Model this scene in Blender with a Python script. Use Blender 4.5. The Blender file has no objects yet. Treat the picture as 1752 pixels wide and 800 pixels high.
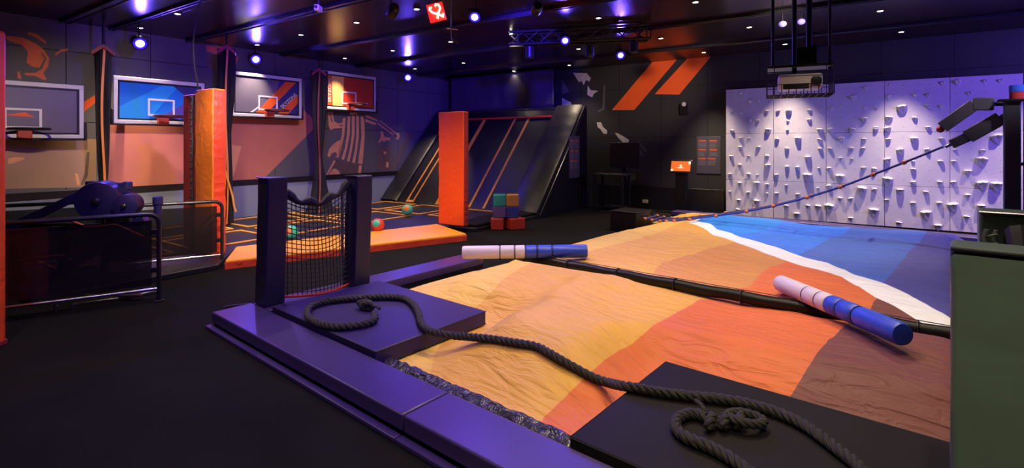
import bpy, bmesh, math, random
from mathutils import Vector, Matrix, noise
random.seed(7)
V = Vector
sc = bpy.context.scene
C = sc.collection
# ------------------------------------------------------------------ camera, view, world
F, CX, CY, EYE = 880.0, 876.0, 245.0, 1.6       # focal length and horizon in the 1752x800 frame, eye height in metres
cam_d = bpy.data.cameras.new('camera'); cam = bpy.data.objects.new('camera', cam_d); C.objects.link(cam)
cam.location = (0, 0, EYE); cam.rotation_euler = (math.pi/2, 0, 0)
cam_d.sensor_width = 36; cam_d.lens = 36*F/1752; cam_d.shift_y = -(400-CY)/1752; cam_d.clip_start = .05
sc.camera = cam
sc.view_settings.view_transform = 'Standard'; sc.view_settings.look = 'None'
sc.view_settings.gamma = 1; sc.view_settings.use_curve_mapping = False
sc.view_settings.exposure = 0.8
w = bpy.data.worlds.new('world'); sc.world = w; w.use_nodes = True
w.node_tree.nodes['Background'].inputs[0].default_value = (.02, .015, .05, 1)
w.node_tree.nodes['Background'].inputs[1].default_value = .2

# ------------------------------------------------------------------ lamps: colours and strengths used by the fixtures below
WARM = (1, .78, .52); BLUE = (.12, .06, 1.0)
K_DOWN = 62.0      # watts of one recessed downlight
K_BLUE = 100.0     # watts of one blue stage lamp

# ------------------------------------------------------------------ frames
def frame(x, y, z=0, ang=0): return Matrix.Translation((x, y, z)) @ Matrix.Rotation(ang, 4, 'Z')
CEIL = 3.58
COR = V((-1.87, 16.2, 0))                       # far corner of the room
A_ANG = math.atan2(-.5679, .8234)
ADIR = V((.8234, -.5679, 0)); BDIR = V((-.5679, -.8234, 0))
ROOM = frame(COR.x, COR.y, 0, A_ANG)            # x along the far wall, -y along the left wall
def RS(s, t, z=0): return COR + ADIR*s + BDIR*t + V((0, 0, z))
B_ANG = math.atan2(.8234, .5679)
def on_left(t, off, z=0):                       # frame on the left wall: x towards the far corner, -y out of the wall
    p = RS(off, t, z); return frame(p.x, p.y, z, B_ANG)
def on_far(s, off, z=0):
    p = RS(s, off, z); return frame(p.x, p.y, z, A_ANG)
PIT_O = V((-2.6, 4.47, 0)); P_ANG = math.atan2(-.643, .766)
E1 = V((.643, .766, 0)); E2 = V((.766, -.643, 0))
PIT = frame(PIT_O.x, PIT_O.y, 0, P_ANG)          # x = across (b), y = away (a)
def pit(b, a, z=0): return PIT_O + E2*b + E1*a + V((0, 0, z))
def pitf(b, a, z=0, ang=0):
    p = pit(b, a); return frame(p.x, p.y, z, P_ANG+ang)
# measuring the plan from the photograph: where a sight line meets a known plane
def ray(u, v): return V(((u-CX)/F, 1, (CY-v)/F))
def fl(u, v, z=0):
    d = F*(EYE-z)/(v-CY); return V(((u-CX)/F*d, d, z))
def at(u, v, d): r = ray(u, v); return V((r.x*d, d, EYE+r.z*d))
def hitp(u, v, p0, n):
    r = ray(u, v); o = V((0, 0, EYE)); k = (p0-o).dot(n)/r.dot(n); return o+r*k
def wb(u, v, off=0):                             # left wall: (t, z)
    p = hitp(u, v, RS(off, 0), ADIR); return ((p-COR).dot(BDIR), p.z)
def wa(u, v, off=0):                             # far wall: (s, z)
    p = hitp(u, v, RS(0, off), BDIR); return ((p-COR).dot(ADIR), p.z)
def to_room(p): d = p-COR; return d.dot(ADIR), d.dot(BDIR)
def to_pit(p): d = p-PIT_O; return d.dot(E2), d.dot(E1)

# ------------------------------------------------------------------ objects
def tag(o, label=None, cat=None, group=None, kind=None):
    if label: o['label'] = label
    if cat: o['category'] = cat
    if group: o['group'] = group
    if kind: o['kind'] = kind
    return o
def thing(name, M, label, cat, group=None, kind=None):
    o = bpy.data.objects.new(name, None); C.objects.link(o); o.matrix_world = M; o.empty_display_size = .1
    return tag(o, label, cat, group, kind)
def copy_tree(o, M=None, parent=None):
    c = o.copy(); C.objects.link(c)
    if parent: c.parent = parent
    if M is not None: c.matrix_world = M
    for ch in [x for x in C.objects if x.parent == o]: copy_tree(ch, None, c)
    return c
def link(name, me, mat, parent=None, M=None, bevel=0, seg=2, smooth=True):
    o = bpy.data.objects.new(name, me); C.objects.link(o)
    if parent: o.parent = parent
    if M is not None:
        if parent: o.matrix_local = M
        else: o.matrix_world = M
    for m in (mat if isinstance(mat, (list, tuple)) else [mat]): me.materials.append(m)
    if smooth:
        for p in me.polygons: p.use_smooth = True
        me.set_sharp_from_angle(angle=math.radians(40))
    if bevel:
        b = o.modifiers.new('bevel', 'BEVEL'); b.width = bevel; b.segments = seg; b.limit_method = 'ANGLE'; b.angle_limit = math.radians(40)
        b.harden_normals = False
    return o
class MB:
    def __init__(s): s.v = []; s.f = []; s.m = []
    def add(s, vs, fs, mi=0):
        n = len(s.v); s.v += [tuple(v) for v in vs]; s.f += [tuple(i+n for i in f) for f in fs]; s.m += [mi]*len(fs); return s
    def box(s, x0, x1, y0, y1, z0, z1, M=None, mi=0):
        vs = [V((x, y, z)) for z in (z0, z1) for x, y in ((x0, y0), (x1, y0), (x1, y1), (x0, y1))]
        if M is not None: vs = [M @ v for v in vs]
        return s.add(vs, [(0, 3, 2, 1), (4, 5, 6, 7), (0, 1, 5, 4), (1, 2, 6, 5), (2, 3, 7, 6), (3, 0, 4, 7)], mi)
    def hexa(s, b4, t4, mi=0):                    # bottom 4 and top 4 corners, counter-clockwise seen from above
        return s.add(list(b4)+list(t4), [(0, 3, 2, 1), (4, 5, 6, 7), (0, 1, 5, 4), (1, 2, 6, 5), (2, 3, 7, 6), (3, 0, 4, 7)], mi)
    def prism(s, pts, d, fn, mi=0):               # outline (p,q) extruded by d; fn(p,q,h) -> point
        n = len(pts)
        a = sum(pts[i][0]*pts[(i+1) % n][1]-pts[(i+1) % n][0]*pts[i][1] for i in range(n))
        if a < 0: pts = pts[::-1]
        vs = [fn(p, q, 0) for p, q in pts]+[fn(p, q, d) for p, q in pts]
        return s.add(vs, [tuple(range(n))[::-1], tuple(range(n, 2*n))]+[(i, (i+1) % n, n+(i+1) % n, n+i) for i in range(n)], mi)
    def tube(s, path, r, n=8, closed=False, caps=True, mi=0, flat=1.0):
        path = [V(p) for p in path]; m = len(path)
        if m < 2: return s
        T = []
        for i in range(m):
            if closed: t = path[(i+1) % m]-path[i-1]
            else: t = path[min(i+1, m-1)]-path[max(i-1, 0)]
            T.append(t.normalized() if t.length > 1e-9 else V((0, 0, 1)))
        up = V((0, 0, 1)) if abs(T[0].z) < .9 else V((1, 0, 0))
        N = (up-T[0]*up.dot(T[0])).normalized(); rings = []
        for i in range(m):
            N = (N-T[i]*N.dot(T[i]))
            N = N.normalized() if N.length > 1e-6 else V((1, 0, 0))
            B = T[i].cross(N); ri = r(i/(m-1)) if callable(r) else r
            rings.append([path[i]+N*(math.cos(2*math.pi*k/n)*ri*flat)+B*(math.sin(2*math.pi*k/n)*ri) for k in range(n)])
        vs = [p for g in rings for p in g]; fs = []
        for i in range(m if closed else m-1):
            j = (i+1) % m
            for k in range(n): fs.append((i*n+k, i*n+(k+1) % n, j*n+(k+1) % n, j*n+k))
        if caps and not closed: fs += [tuple(range(n))[::-1], tuple((m-1)*n+k for k in range(n))]
        return s.add(vs, fs, mi)
    def cyl(s, p, q, r, n=16, mi=0): return s.tube([p, q], r, n, mi=mi)
    def bar(s, p, q, w, h, up=(0, 0, 1), mi=0):   # rectangular bar
        p, q = V(p), V(q); t = (q-p).normalized(); up = V(up)
        if abs(t.dot(up)) > .98: up = V((1, 0, 0))
        a = t.cross(up).normalized(); b = a.cross(t)
        f = lambda o: [o-a*w/2-b*h/2, o+a*w/2-b*h/2, o+a*w/2+b*h/2, o-a*w/2+b*h/2]
        return s.add(f(p)+f(q), [(0, 1, 2, 3), (7, 6, 5, 4), (0, 4, 5, 1), (1, 5, 6, 2), (2, 6, 7, 3), (3, 7, 4, 0)], mi)
    def sphere(s, c, r, nu=20, nv=12, mi=0, sc=(1, 1, 1)):
        c = V(c); vs = [c+V((0, 0, r*sc[2]))]; fs = []
        for i in range(1, nv):
            a = math.pi*i/nv
            for k in range(nu):
                b = 2*math.pi*k/nu; vs.append(c+V((r*sc[0]*math.sin(a)*math.cos(b), r*sc[1]*math.sin(a)*math.sin(b), r*sc[2]*math.cos(a))))
        vs.append(c-V((0, 0, r*sc[2]))); L = len(vs)-1
        for k in range(nu):
            fs.append((0, 1+k, 1+(k+1) % nu)); fs.append((L, L-nu+(k+1) % nu, L-nu+k))
            for i in range(nv-2): fs.append((1+i*nu+k, 1+(i+1)*nu+k, 1+(i+1)*nu+(k+1) % nu, 1+i*nu+(k+1) % nu))
        return s.add(vs, fs, mi)
    def lathe(s, prof, M=None, n=24, mi=0):       # prof [(r,z)...]
        vs = []; fs = []
        for r, z in prof:
            for k in range(n):
                a = 2*math.pi*k/n; p = V((r*math.cos(a), r*math.sin(a), z)); vs.append(M @ p if M is not None else p)
        m = len(prof)
        for i in range(m-1):
            for k in range(n): fs.append((i*n+k, i*n+(k+1) % n, (i+1)*n+(k+1) % n, (i+1)*n+k))
        fs += [tuple(range(n))[::-1], tuple((m-1)*n+k for k in range(n))]
        return s.add(vs, fs, mi)
    def build(s, name, mat, parent=None, M=None, bevel=0, seg=2, smooth=True, fix=True):
        me = bpy.data.meshes.new(name); me.from_pydata(s.v, [], s.f)
        me.polygons.foreach_set('material_index', s.m)
        if fix:
            bm = bmesh.new(); bm.from_mesh(me); bmesh.ops.recalc_face_normals(bm, faces=bm.faces); bm.to_mesh(me); bm.free()
        me.update()
        return link(name, me, mat, parent, M, bevel, seg, smooth)
def text_part(name, body, size, mat, parent, M, extrude=.002, align='CENTER', spacing=1.0):
    cu = bpy.data.curves.new(name, 'FONT'); cu.body = body; cu.size = size; cu.extrude = extrude; cu.align_x = align; cu.align_y = 'CENTER'; cu.space_character = spacing
    tmp = bpy.data.objects.new('tmp', cu); C.objects.link(tmp); bpy.context.view_layer.update()
    me = bpy.data.meshes.new_from_object(tmp.evaluated_get(bpy.context.evaluated_depsgraph_get()))
    bpy.data.objects.remove(tmp)
    return link(name, me, mat, parent, M, smooth=False)

# ------------------------------------------------------------------ materials
def mat(name, col, rough=.6, metal=0, nscale=0, namt=.12, bump=0, bscale=40, spec=.5, emit=None, estr=0, sheen=0, trans=0, alpha=1, wrinkle=0, wscale=3, coat=0, coords='Object'):
    m = bpy.data.materials.new(name); m.use_nodes = True; nt = m.node_tree; N = nt.nodes; L = nt.links
    p = N['Principled BSDF']; p.inputs['Roughness'].default_value = rough; p.inputs['Metallic'].default_value = metal
    p.inputs['Base Color'].default_value = (*col, 1); p.inputs['Specular IOR Level'].default_value = spec
    p.inputs['Sheen Weight'].default_value = sheen; p.inputs['Transmission Weight'].default_value = trans; p.inputs['Alpha'].default_value = alpha
    p.inputs['Coat Weight'].default_value = coat
    tc = N.new('ShaderNodeTexCoord')
    if nscale:
        n = N.new('ShaderNodeTexNoise'); n.inputs['Scale'].default_value = nscale; n.inputs['Detail'].default_value = 5; L.new(tc.outputs[coords], n.inputs['Vector'])
        mx = N.new('ShaderNodeMix'); mx.data_type = 'RGBA'; mx.inputs['A'].default_value = (*[c*(1-namt) for c in col], 1); mx.inputs['B'].default_value = (*[min(1, c*(1+namt)) for c in col], 1)
        L.new(n.outputs['Fac'], mx.inputs['Factor']); L.new(mx.outputs['Result'], p.inputs['Base Color'])
    h = None
    if bump:
        n = N.new('ShaderNodeTexNoise'); n.inputs['Scale'].default_value = bscale; n.inputs['Detail'].default_value = 4; L.new(tc.outputs[coords], n.inputs['Vector'])
        b = N.new('ShaderNodeBump'); b.inputs['Strength'].default_value = bump; b.inputs['Distance'].default_value = .01; L.new(n.outputs['Fac'], b.inputs['Height']); L.new(b.outputs[0], p.inputs['Normal']); h = b
    if wrinkle:
        n = N.new('ShaderNodeTexNoise'); n.inputs['Scale'].default_value = wscale; n.inputs['Detail'].default_value = 3; n.inputs['Distortion'].default_value = 1.2; L.new(tc.outputs[coords], n.inputs['Vector'])
        b = N.new('ShaderNodeBump'); b.inputs['Strength'].default_value = wrinkle; b.inputs['Distance'].default_value = .06; L.new(n.outputs['Fac'], b.inputs['Height'])
        if h: L.new(h.outputs[0], b.inputs['Normal'])
        L.new(b.outputs[0], p.inputs['Normal'])
    if emit: p.inputs['Emission Color'].default_value = (*emit, 1); p.inputs['Emission Strength'].default_value = estr
    return m
def panel_mat(name, col, bw, bh, ox, oz, rough, mortar=.006, line=(.004, .004, .005), spec=.4, vary=.15, bump=.4, clouds=0):
    """sheets with thin dark seams, laid out in object x,z"""
    m = mat(name, col, rough, nscale=1.3, namt=vary, spec=spec); nt = m.node_tree; N = nt.nodes; L = nt.links; p = N['Principled BSDF']
    tc = N.new('ShaderNodeTexCoord'); sp = N.new('ShaderNodeSeparateXYZ'); L.new(tc.outputs['Object'], sp.inputs[0])
    def seam(out, per, off):
        a = N.new('ShaderNodeMath'); a.operation = 'SUBTRACT'; L.new(out, a.inputs[0]); a.inputs[1].default_value = off
        b = N.new('ShaderNodeMath'); b.operation = 'PINGPONG'; L.new(a.outputs[0], b.inputs[0]); b.inputs[1].default_value = per/2
        c = N.new('ShaderNodeMath'); c.operation = 'LESS_THAN'; L.new(b.outputs[0], c.inputs[0]); c.inputs[1].default_value = mortar; return c
    sx = seam(sp.outputs['X'], bw, ox); sz = seam(sp.outputs['Z'], bh, oz)
    mxm = N.new('ShaderNodeMath'); mxm.operation = 'MAXIMUM'; L.new(sx.outputs[0], mxm.inputs[0]); L.new(sz.outputs[0], mxm.inputs[1])
    mx = N.new('ShaderNodeMix'); mx.data_type = 'RGBA'; L.new(mxm.outputs[0], mx.inputs['Factor'])
    src = p.inputs['Base Color'].links[0].from_socket; L.new(src, mx.inputs['A']); mx.inputs['B'].default_value = (*line, 1)
    L.new(mx.outputs['Result'], p.inputs['Base Color'])
    return m
M_ = {}
M_['carpet'] = mat('carpet', (.0105, .0100, .0105), .95, nscale=2.2, namt=.45, bump=.9, bscale=260, spec=.1)
M_['wall_dark'] = panel_mat('dark_wall_panels', (.030, .030, .034), 1.08, 1.2, .17, .55, .55)
M_['wall_slate'] = panel_mat('slate_wall_panels', (.13, .12, .14), 1.2, 1.15, .1, .80, .6)
M_['plain_dark'] = mat('plain_dark_wall', (.03, .03, .035), .8, nscale=2)
M_['skirt'] = mat('skirting', (.26, .30, .40), .5, nscale=3)
M_['skirt_dark'] = mat('dark_skirting', (.012, .011, .016), .35, nscale=3)
M_['climb'] = mat('climbing_board', (.56, .53, .62), .75, nscale=9, namt=.07, bump=.25, bscale=60)
M_['hold'] = mat('climbing_hold_resin', (.66, .62, .66), .65, nscale=20, namt=.08, bump=.4, bscale=90)
M_['hole'] = mat('bolt_hole', (.05, .04, .06), .8, nscale=5)
M_['black_vinyl'] = mat('black_vinyl', (.022, .021, .026), .42, nscale=5, namt=.25, bump=.15, bscale=50, wrinkle=.12, wscale=2.5, spec=.5)
M_['mat_vinyl'] = mat('matte_black_vinyl', (.011, .010, .013), .6, nscale=3, namt=.3, bump=.12, bscale=70, spec=.12)
M_['border_vinyl'] = mat('border_vinyl', (.042, .024, .12), .36, nscale=3, namt=.2, bump=.1, bscale=60, spec=.6)
M_['wrinkled'] = mat('crinkled_vinyl', (.03, .028, .05), .25, nscale=8, wrinkle=1.0, wscale=14, spec=.8)
M_['orange_vinyl'] = mat('orange_vinyl', (.95, .22, .025), .42, nscale=4, namt=.1, wrinkle=.28, wscale=5)
M_['red_vinyl'] = mat('red_vinyl', (.80, .07, .03), .45, nscale=4, namt=.1, wrinkle=.35, wscale=6)
M_['dull_red'] = mat('dark_red_vinyl', (.30, .022, .02), .5, nscale=4, wrinkle=.3, wscale=5)
M_['red_strap'] = mat('red_strap', (.7, .05, .02), .6, nscale=20)
M_['yellow_web'] = mat('orange_yellow_webbing', (.85, .36, .05), .6, nscale=14, bump=.3, bscale=200)
M_['bed'] = mat('trampoline_bed', (.011, .010, .017), .38, nscale=6, bump=.4, bscale=220, spec=.5)
M_['slope_bed'] = mat('sloping_trampoline_bed', (.012, .011, .018), .36, nscale=2, bump=.35, bscale=150, wrinkle=.25, wscale=2, spec=.6)
M_['net'] = mat('black_netting', (.010, .010, .012), .7, nscale=10)
M_['curtain'] = mat('dark_curtain', (.05, .04, .09), .8, nscale=2, wrinkle=.1, wscale=2)
M_['orange_floor'] = mat('light_orange_vinyl', (.95, .36, .025), .42, nscale=3, namt=.08, wrinkle=.12, wscale=5)
M_['orange_red'] = mat('orange_red_vinyl', (.92, .095, .012), .42, nscale=4, namt=.08, wrinkle=.22, wscale=5)
M_['strap_orange'] = mat('orange_strap', (.95, .27, .04), .5, nscale=9)
M_['post_vinyl'] = mat('green_black_vinyl', (.072, .112, .092), .42, nscale=5, namt=.25, wrinkle=.12, wscale=3)
M_['beam_vinyl'] = mat('beam_vinyl', (.007, .007, .009), .42, nscale=5, spec=.25)
M_['mat_purple'] = mat('purple_black_vinyl', (.022, .013, .085), .46, nscale=3, namt=.3, bump=.12, bscale=70, spec=.35)
M_['post_blue_lit'] = mat('blue_lit_post_vinyl', (.022, .018, .045), .42, nscale=5, namt=.25, wrinkle=.12, wscale=3, spec=.4)  # post vinyl again, with the blue lamps' purple tint put into its colour
M_['tower_paint'] = mat('dark_grey_tower_paint', (.045, .048, .05), .5, nscale=5)
M_['lace'] = mat('pale_lacing', (.22, .26, .22), .5, nscale=40)
M_['rope'] = mat('black_rope', (.022, .019, .018), .5, nscale=60, namt=.4, bump=.8, bscale=300)
M_['metal'] = mat('painted_tube', (.06, .06, .075), .28, metal=.7, nscale=6)
M_['chrome'] = mat('bright_metal', (.6, .6, .65), .25, metal=1, nscale=8, namt=.05)
M_['black_metal'] = mat('black_metal', (.012, .012, .015), .4, metal=.3, nscale=6)
M_['machine'] = mat('machine_paint', (.018, .014, .11), .35, nscale=7, spec=.6)
M_['board_frame'] = mat('white_board_frame', (.72, .70, .80), .35, nscale=6, namt=.05)
M_['white_line'] = mat('white_line', (.85, .83, .85), .5, nscale=9, namt=.04)
M_['rim'] = mat('rim_paint', (.10, .02, .03), .4, metal=.3, nscale=10)
M_['bracket'] = mat('red_bracket', (.45, .05, .03), .45, nscale=10)
M_['ash'] = mat('ash_grey_board', (.17, .15, .22), .35, nscale=4)
M_['blue_board'] = mat('blue_board', (.01, .20, .85), .35, nscale=3, namt=.1)
M_['blue_light'] = mat('light_blue_board', (.02, .34, .98), .35, nscale=3, namt=.08)
M_['navy_board'] = mat('navy_board', (.04, .035, .22), .35, nscale=3)
M_['orange_paint'] = mat('orange_print', (.95, .12, .02), .5, nscale=3, namt=.1)
M_['red_paint'] = mat('red_print', (.62, .05, .02), .45, nscale=3, namt=.1)
M_['yellow_paint'] = mat('pale_orange_print', (.90, .50, .16), .45, nscale=3, namt=.08)
M_['salmon'] = mat('salmon_print', (.62, .20, .14), .6, nscale=2.5, namt=.16)
M_['tan'] = mat('tan_print', (.42, .25, .16), .6, nscale=2.5, namt=.2)
M_['ref_orange'] = mat('pale_orange_ink', (.85, .38, .20), .6, nscale=6, namt=.2)
M_['ref_dark'] = mat('brown_ink', (.16, .10, .09), .6, nscale=6, namt=.3)
M_['swirl'] = mat('rust_ink', (.85, .17, .08), .6, nscale=6, namt=.25)
M_['white_ink'] = mat('cream_ink', (.55, .53, .48), .6, nscale=12, namt=.45)
M_['grey_ink'] = mat('grey_ink', (.10, .10, .10), .6, nscale=6, namt=.4)
M_['poster'] = mat('poster_print', (.07, .065, .09), .45, nscale=6)
M_['poster_text'] = mat('poster_small_print', (.20, .18, .22), .5, nscale=30, namt=.3)
M_['poster_red'] = mat('poster_headline', (.55, .10, .05), .5, nscale=30)
M_['white_vinyl'] = mat('lilac_white_vinyl', (.62, .56, .70), .42, nscale=4, namt=.06, wrinkle=.12, wscale=8)
M_['blue_vinyl'] = mat('blue_vinyl', (.025, .07, .62), .40, nscale=4, namt=.1, wrinkle=.12, wscale=8)
M_['teal'] = mat('teal_foam', (.02, .28, .24), .7, nscale=8, bump=.2)
M_['tan_foam'] = mat('mustard_foam', (.50, .24, .05), .7, nscale=8, bump=.2)
M_['purple_foam'] = mat('purple_foam', (.12, .07, .24), .7, nscale=8, bump=.2)
M_['blue_foam'] = mat('blue_foam', (.03, .04, .30), .7, nscale=8, bump=.2)
M_['red_foam'] = mat('red_foam', (.50, .03, .02), .6, nscale=8, bump=.2)
M_['teal_ball'] = mat('teal_rubber', (.05, .55, .42), .4, nscale=10, namt=.06)
M_['red_ball'] = mat('red_rubber', (.70, .06, .06), .4, nscale=10, namt=.06)
M_['blue_rope'] = mat('blue_rope', (.03, .05, .40), .6, nscale=80, bump=.4, bscale=200)
M_['purple_rope'] = mat('purple_rope', (.07, .05, .14), .6, nscale=80, bump=.4, bscale=200)
M_['rung'] = mat('orange_rung', (.80, .22, .06), .5, nscale=20)
M_['proj'] = mat('projector_shell', (.62, .60, .66), .4, nscale=8, namt=.05)
M_['black'] = mat('black_plastic', (.008, .008, .010), .4, nscale=8)
M_['white_plastic'] = mat('white_plastic', (.6, .6, .6), .5, nscale=8, namt=.05)
M_['blue_tape'] = mat('blue_tape', (.03, .12, .60), .4, nscale=8)
M_['trim'] = mat('ceiling_track', (.10, .10, .14), .22, metal=.8, nscale=4, spec=.8)
M_['lamp_glow'] = mat('downlight_glow', (1, .95, .85), .5, nscale=5, namt=.02, emit=(1, .88, .70), estr=14)
M_['blue_glow'] = mat('blue_lamp_glow', (.5, .5, 1), .5, nscale=5, namt=.02, emit=(.085, .045, 1.0), estr=24)
M_['blue_halo'] = mat('blue_lamp_halo', (.02, .01, .5), .5, nscale=5, namt=.02, emit=(.012, .004, 1.0), estr=1.6)
M_['neon'] = mat('red_neon', (1, .2, .1), .5, nscale=5, namt=.02, emit=(1, .22, .10), estr=12)
M_['neon_back'] = mat('red_lit_acrylic', (.5, .01, .01), .4, nscale=5, emit=(1, .01, .006), estr=.9)
M_['screen'] = mat('orange_screen', (.5, .08, .02), .3, nscale=5, emit=(1, .13, .02), estr=.45)
M_['screen_white'] = mat('screen_white', (.8, .6, .5), .3, nscale=5, emit=(1, .6, .4), estr=.5)
M_['tinted'] = mat('smoked_panel', (.02, .015, .02), .06, nscale=3, alpha=.74, spec=.6)
# ------------------------------------------------------------------ the room
def struct(o): o['kind'] = 'structure'; return o
RW, RL = 19.0, 21.0
ceil_m = mat('ceiling_planks', (.020, .007, .008), .24, nscale=.8, namt=.35, spec=.35)
nt = ceil_m.node_tree; N = nt.nodes; L = nt.links; pb = N['Principled BSDF']
tc = N.new('ShaderNodeTexCoord'); sp = N.new('ShaderNodeSeparateXYZ'); L.new(tc.outputs['Object'], sp.inputs[0])
pp = N.new('ShaderNodeMath'); pp.operation = 'PINGPONG'; pp.inputs[1].default_value = .05; L.new(sp.outputs['Y'], pp.inputs[0])
cr = N.new('ShaderNodeMath'); cr.operation = 'LESS_THAN'; cr.inputs[1].default_value = .006; L.new(pp.outputs[0], cr.inputs[0])
inv = N.new('ShaderNodeMath'); inv.operation = 'SUBTRACT'; inv.inputs[0].default_value = 1; L.new(cr.outputs[0], inv.inputs[1])
bp = N.new('ShaderNodeBump'); bp.inputs['Strength'].default_value = .5; bp.inputs['Distance'].default_value = .01; L.new(inv.outputs[0], bp.inputs['Height']); L.new(bp.outputs[0], pb.inputs['Normal'])
struct(MB().box(0, RW, -RL, 0, -.1, 0).build('floor', M_['carpet'], M=ROOM, smooth=False))
struct(MB().box(-.1, RW+.1, -RL-.1, .1, CEIL, CEIL+.1).build('ceiling', ceil_m, M=ROOM, smooth=False))
struct(MB().box(0, RW, 0, .1, 0, CEIL).build('wall_far', M_['wall_dark'], M=ROOM, smooth=False))
# left wall in its own frame (x runs from the near end to the far corner)
LW = on_left(0, 0)
struct(MB().box(-RL, 0, 0, .1, 0, CEIL).build('wall_left', M_['wall_slate'], M=LW, smooth=False))
struct(MB().box(RW, RW+.1, -RL, 0, 0, CEIL).build('wall_right', M_['plain_dark'], M=ROOM, smooth=False))
struct(MB().box(0, RW, -RL-.1, -RL, 0, CEIL).build('wall_near', M_['plain_dark'], M=ROOM, smooth=False))
struct(MB().box(-RL, 0, -.05, -.001, 0, .76).build('baseboard_left', M_['skirt'], M=LW, bevel=.006))
struct(MB().box(-RL, 0, -.07, -.051, .72, .84).build('trim_1', M_['skirt_dark'], M=LW, bevel=.004))
struct(MB().box(5.0, 8.1, -.06, -.001, 0, .55).build('baseboard_far', M_['skirt_dark'], M=ROOM, bevel=.006))
# long dark tracks let into the ceiling, parallel to the far wall
def ceil_t(u, v): return to_room(hitp(u, v, V((0, 0, CEIL)), V((0, 0, 1))))[1]
k = 2
for (u, v, wd) in ((160, 15, .10), (440, 40, .10), (600, 72, .07), (1310, 20, .08), (1400, 56, .06), (250, 28, .05)):
    t = ceil_t(u, v)
    m = MB().box(.02, RW-.02, -t-wd/2, -t+wd/2, CEIL-.035, CEIL-.001).box(.02, RW-.02, -t-wd/2-.012, -t-wd/2, CEIL-.05, CEIL-.001).box(.02, RW-.02, -t+wd/2, -t+wd/2+.012, CEIL-.05, CEIL-.001)
    struct(m.build('trim_%d' % k, M_['trim'], M=ROOM, bevel=.004)); k += 1

# ------------------------------------------------------------------ recessed downlights
DL = [(16,25,'at the far left edge above the basketball wall'),(240,47,'above the blue lamp at the left backboards'),(304,23,'large in view above the blue backboard'),
 (440,76,'just over the second blue lamp from the left'),(515,59,'between the second and third backboard fixtures'),(610,38,'in the warm lit planks above the fourth backboard'),
 (590,99,'over the red backboard'),(672,86,'right of the lit planks, before the third blue lamp'),(713,15,'just left of the red neon sign'),(710,117,'right above the third blue lamp'),
 (771,71,'below the red neon sign by the small bracket'),(793,107,'above the upper left of the blue lit net'),(874,54,'between the bright lamp and the rig of stage lamps'),
 (879,121,'low over the middle of the dark blue net'),(974,111,'above the cream wall figure'),(990,83,'right below the fourth blue lamp'),(1024,30,'over the two right stage lamps'),
 (1131,65,'above the left orange wall stripe'),(1204,89,'at the upper tip of the right orange wall stripe'),(1190,3,'at the top edge of the photo, right of centre'),
 (1282,46,'left of the projector rods'),(1343,75,'behind the projector rods, near the climbing wall'),(1506,18,'right of the projector at the top'),(1542,54,'above the middle of the climbing wall')]
def downlight(p, label, power=K_DOWN, size=95, blend=.7, group='recessed downlights in the ceiling'):
    t = thing('ceiling_downlight', frame(p.x, p.y, CEIL), label, 'ceiling light', group)
    MB().lathe([(.036, -.0015), (.052, -.001), (.056, -.008), (.040, -.012), (.036, -.006)]).build('trim_ring', M_['black_metal'], t)
    MB().lathe([(.035, -.004), (.035, -.009)]).build('lens', M_['lamp_glow'], t)
    ld = bpy.data.lights.new('downlight_lamp', 'SPOT'); ld.energy = power; ld.color = WARM; ld.spot_size = math.radians(size); ld.spot_blend = blend; ld.shadow_soft_size = .03
    lo = bpy.data.objects.new('downlight_lamp', ld); C.objects.link(lo); lo.parent = t; lo.location = (0, 0, -.02)
    return t
POW = {0: 4.5, 1: 3.2, 2: 2.2, 3: 3.2, 4: 2.4, 5: 1.8, 6: 3.2, 7: 2.4, 8: 1.2, 9: 2.2, 11: .15, 13: .1, 14: 1.0, 18: 7, 21: 7.5, 23: 7.5, 17: 2.2, 16: .7, 20: 1.6, 22: 2.4}
CONE = {0: (95, .7), 20: (92, .6), 22: (96, .6), **{i: (70, .85) for i in (1, 2, 3, 4, 6, 7, 9)}, 18: (64, 1.0), 21: (66, 1.0), 23: (66, 1.0)}      # the three by the climbing wall are narrow
for i, (u, v, lb) in enumerate(DL):
    p = hitp(u, v, V((0, 0, CEIL)), V((0, 0, 1)))
    downlight(p, 'small round ceiling downlight '+lb, K_DOWN*POW.get(i, 1), *CONE.get(i, (95, .7)))
# unseen downlights added as fill, out of the frame, mostly over the bag
for (x, y, e) in ((1.6, 4.2, 2.2), (3.2, 4.9, 1.8), (.2, 5.2, 1.8), (2.6, 2.6, .9), (.6, 3.2, 1.4), (4.6, 3.4, .8), (-2.9, 2.0, 2.2), (-2.7, 6.0, 2.6), (-1.0, 6.9, 2.4), (-3.2, 4.9, 1.6), (.5, .3, 4.5), (3.0, 7.0, 1.2)):
    downlight(V((x, y, 0)), 'round downlight added unseen as fill, out of the frame', K_DOWN*e, size=100, blend=.8, group='downlights added unseen as fill')

p1_, p2_ = [hitp(u, v, V((0, 0, CEIL)), V((0, 0, 1))) for u, v in ((1343, 75), (1542, 54))]
downlight(p2_+(p2_-p1_), 'round downlight added unseen by the climbing wall, just past the right edge', K_DOWN*7.5, 66, 1.0)  # downlight added out of view, continuing the row by the climbing wall

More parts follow.
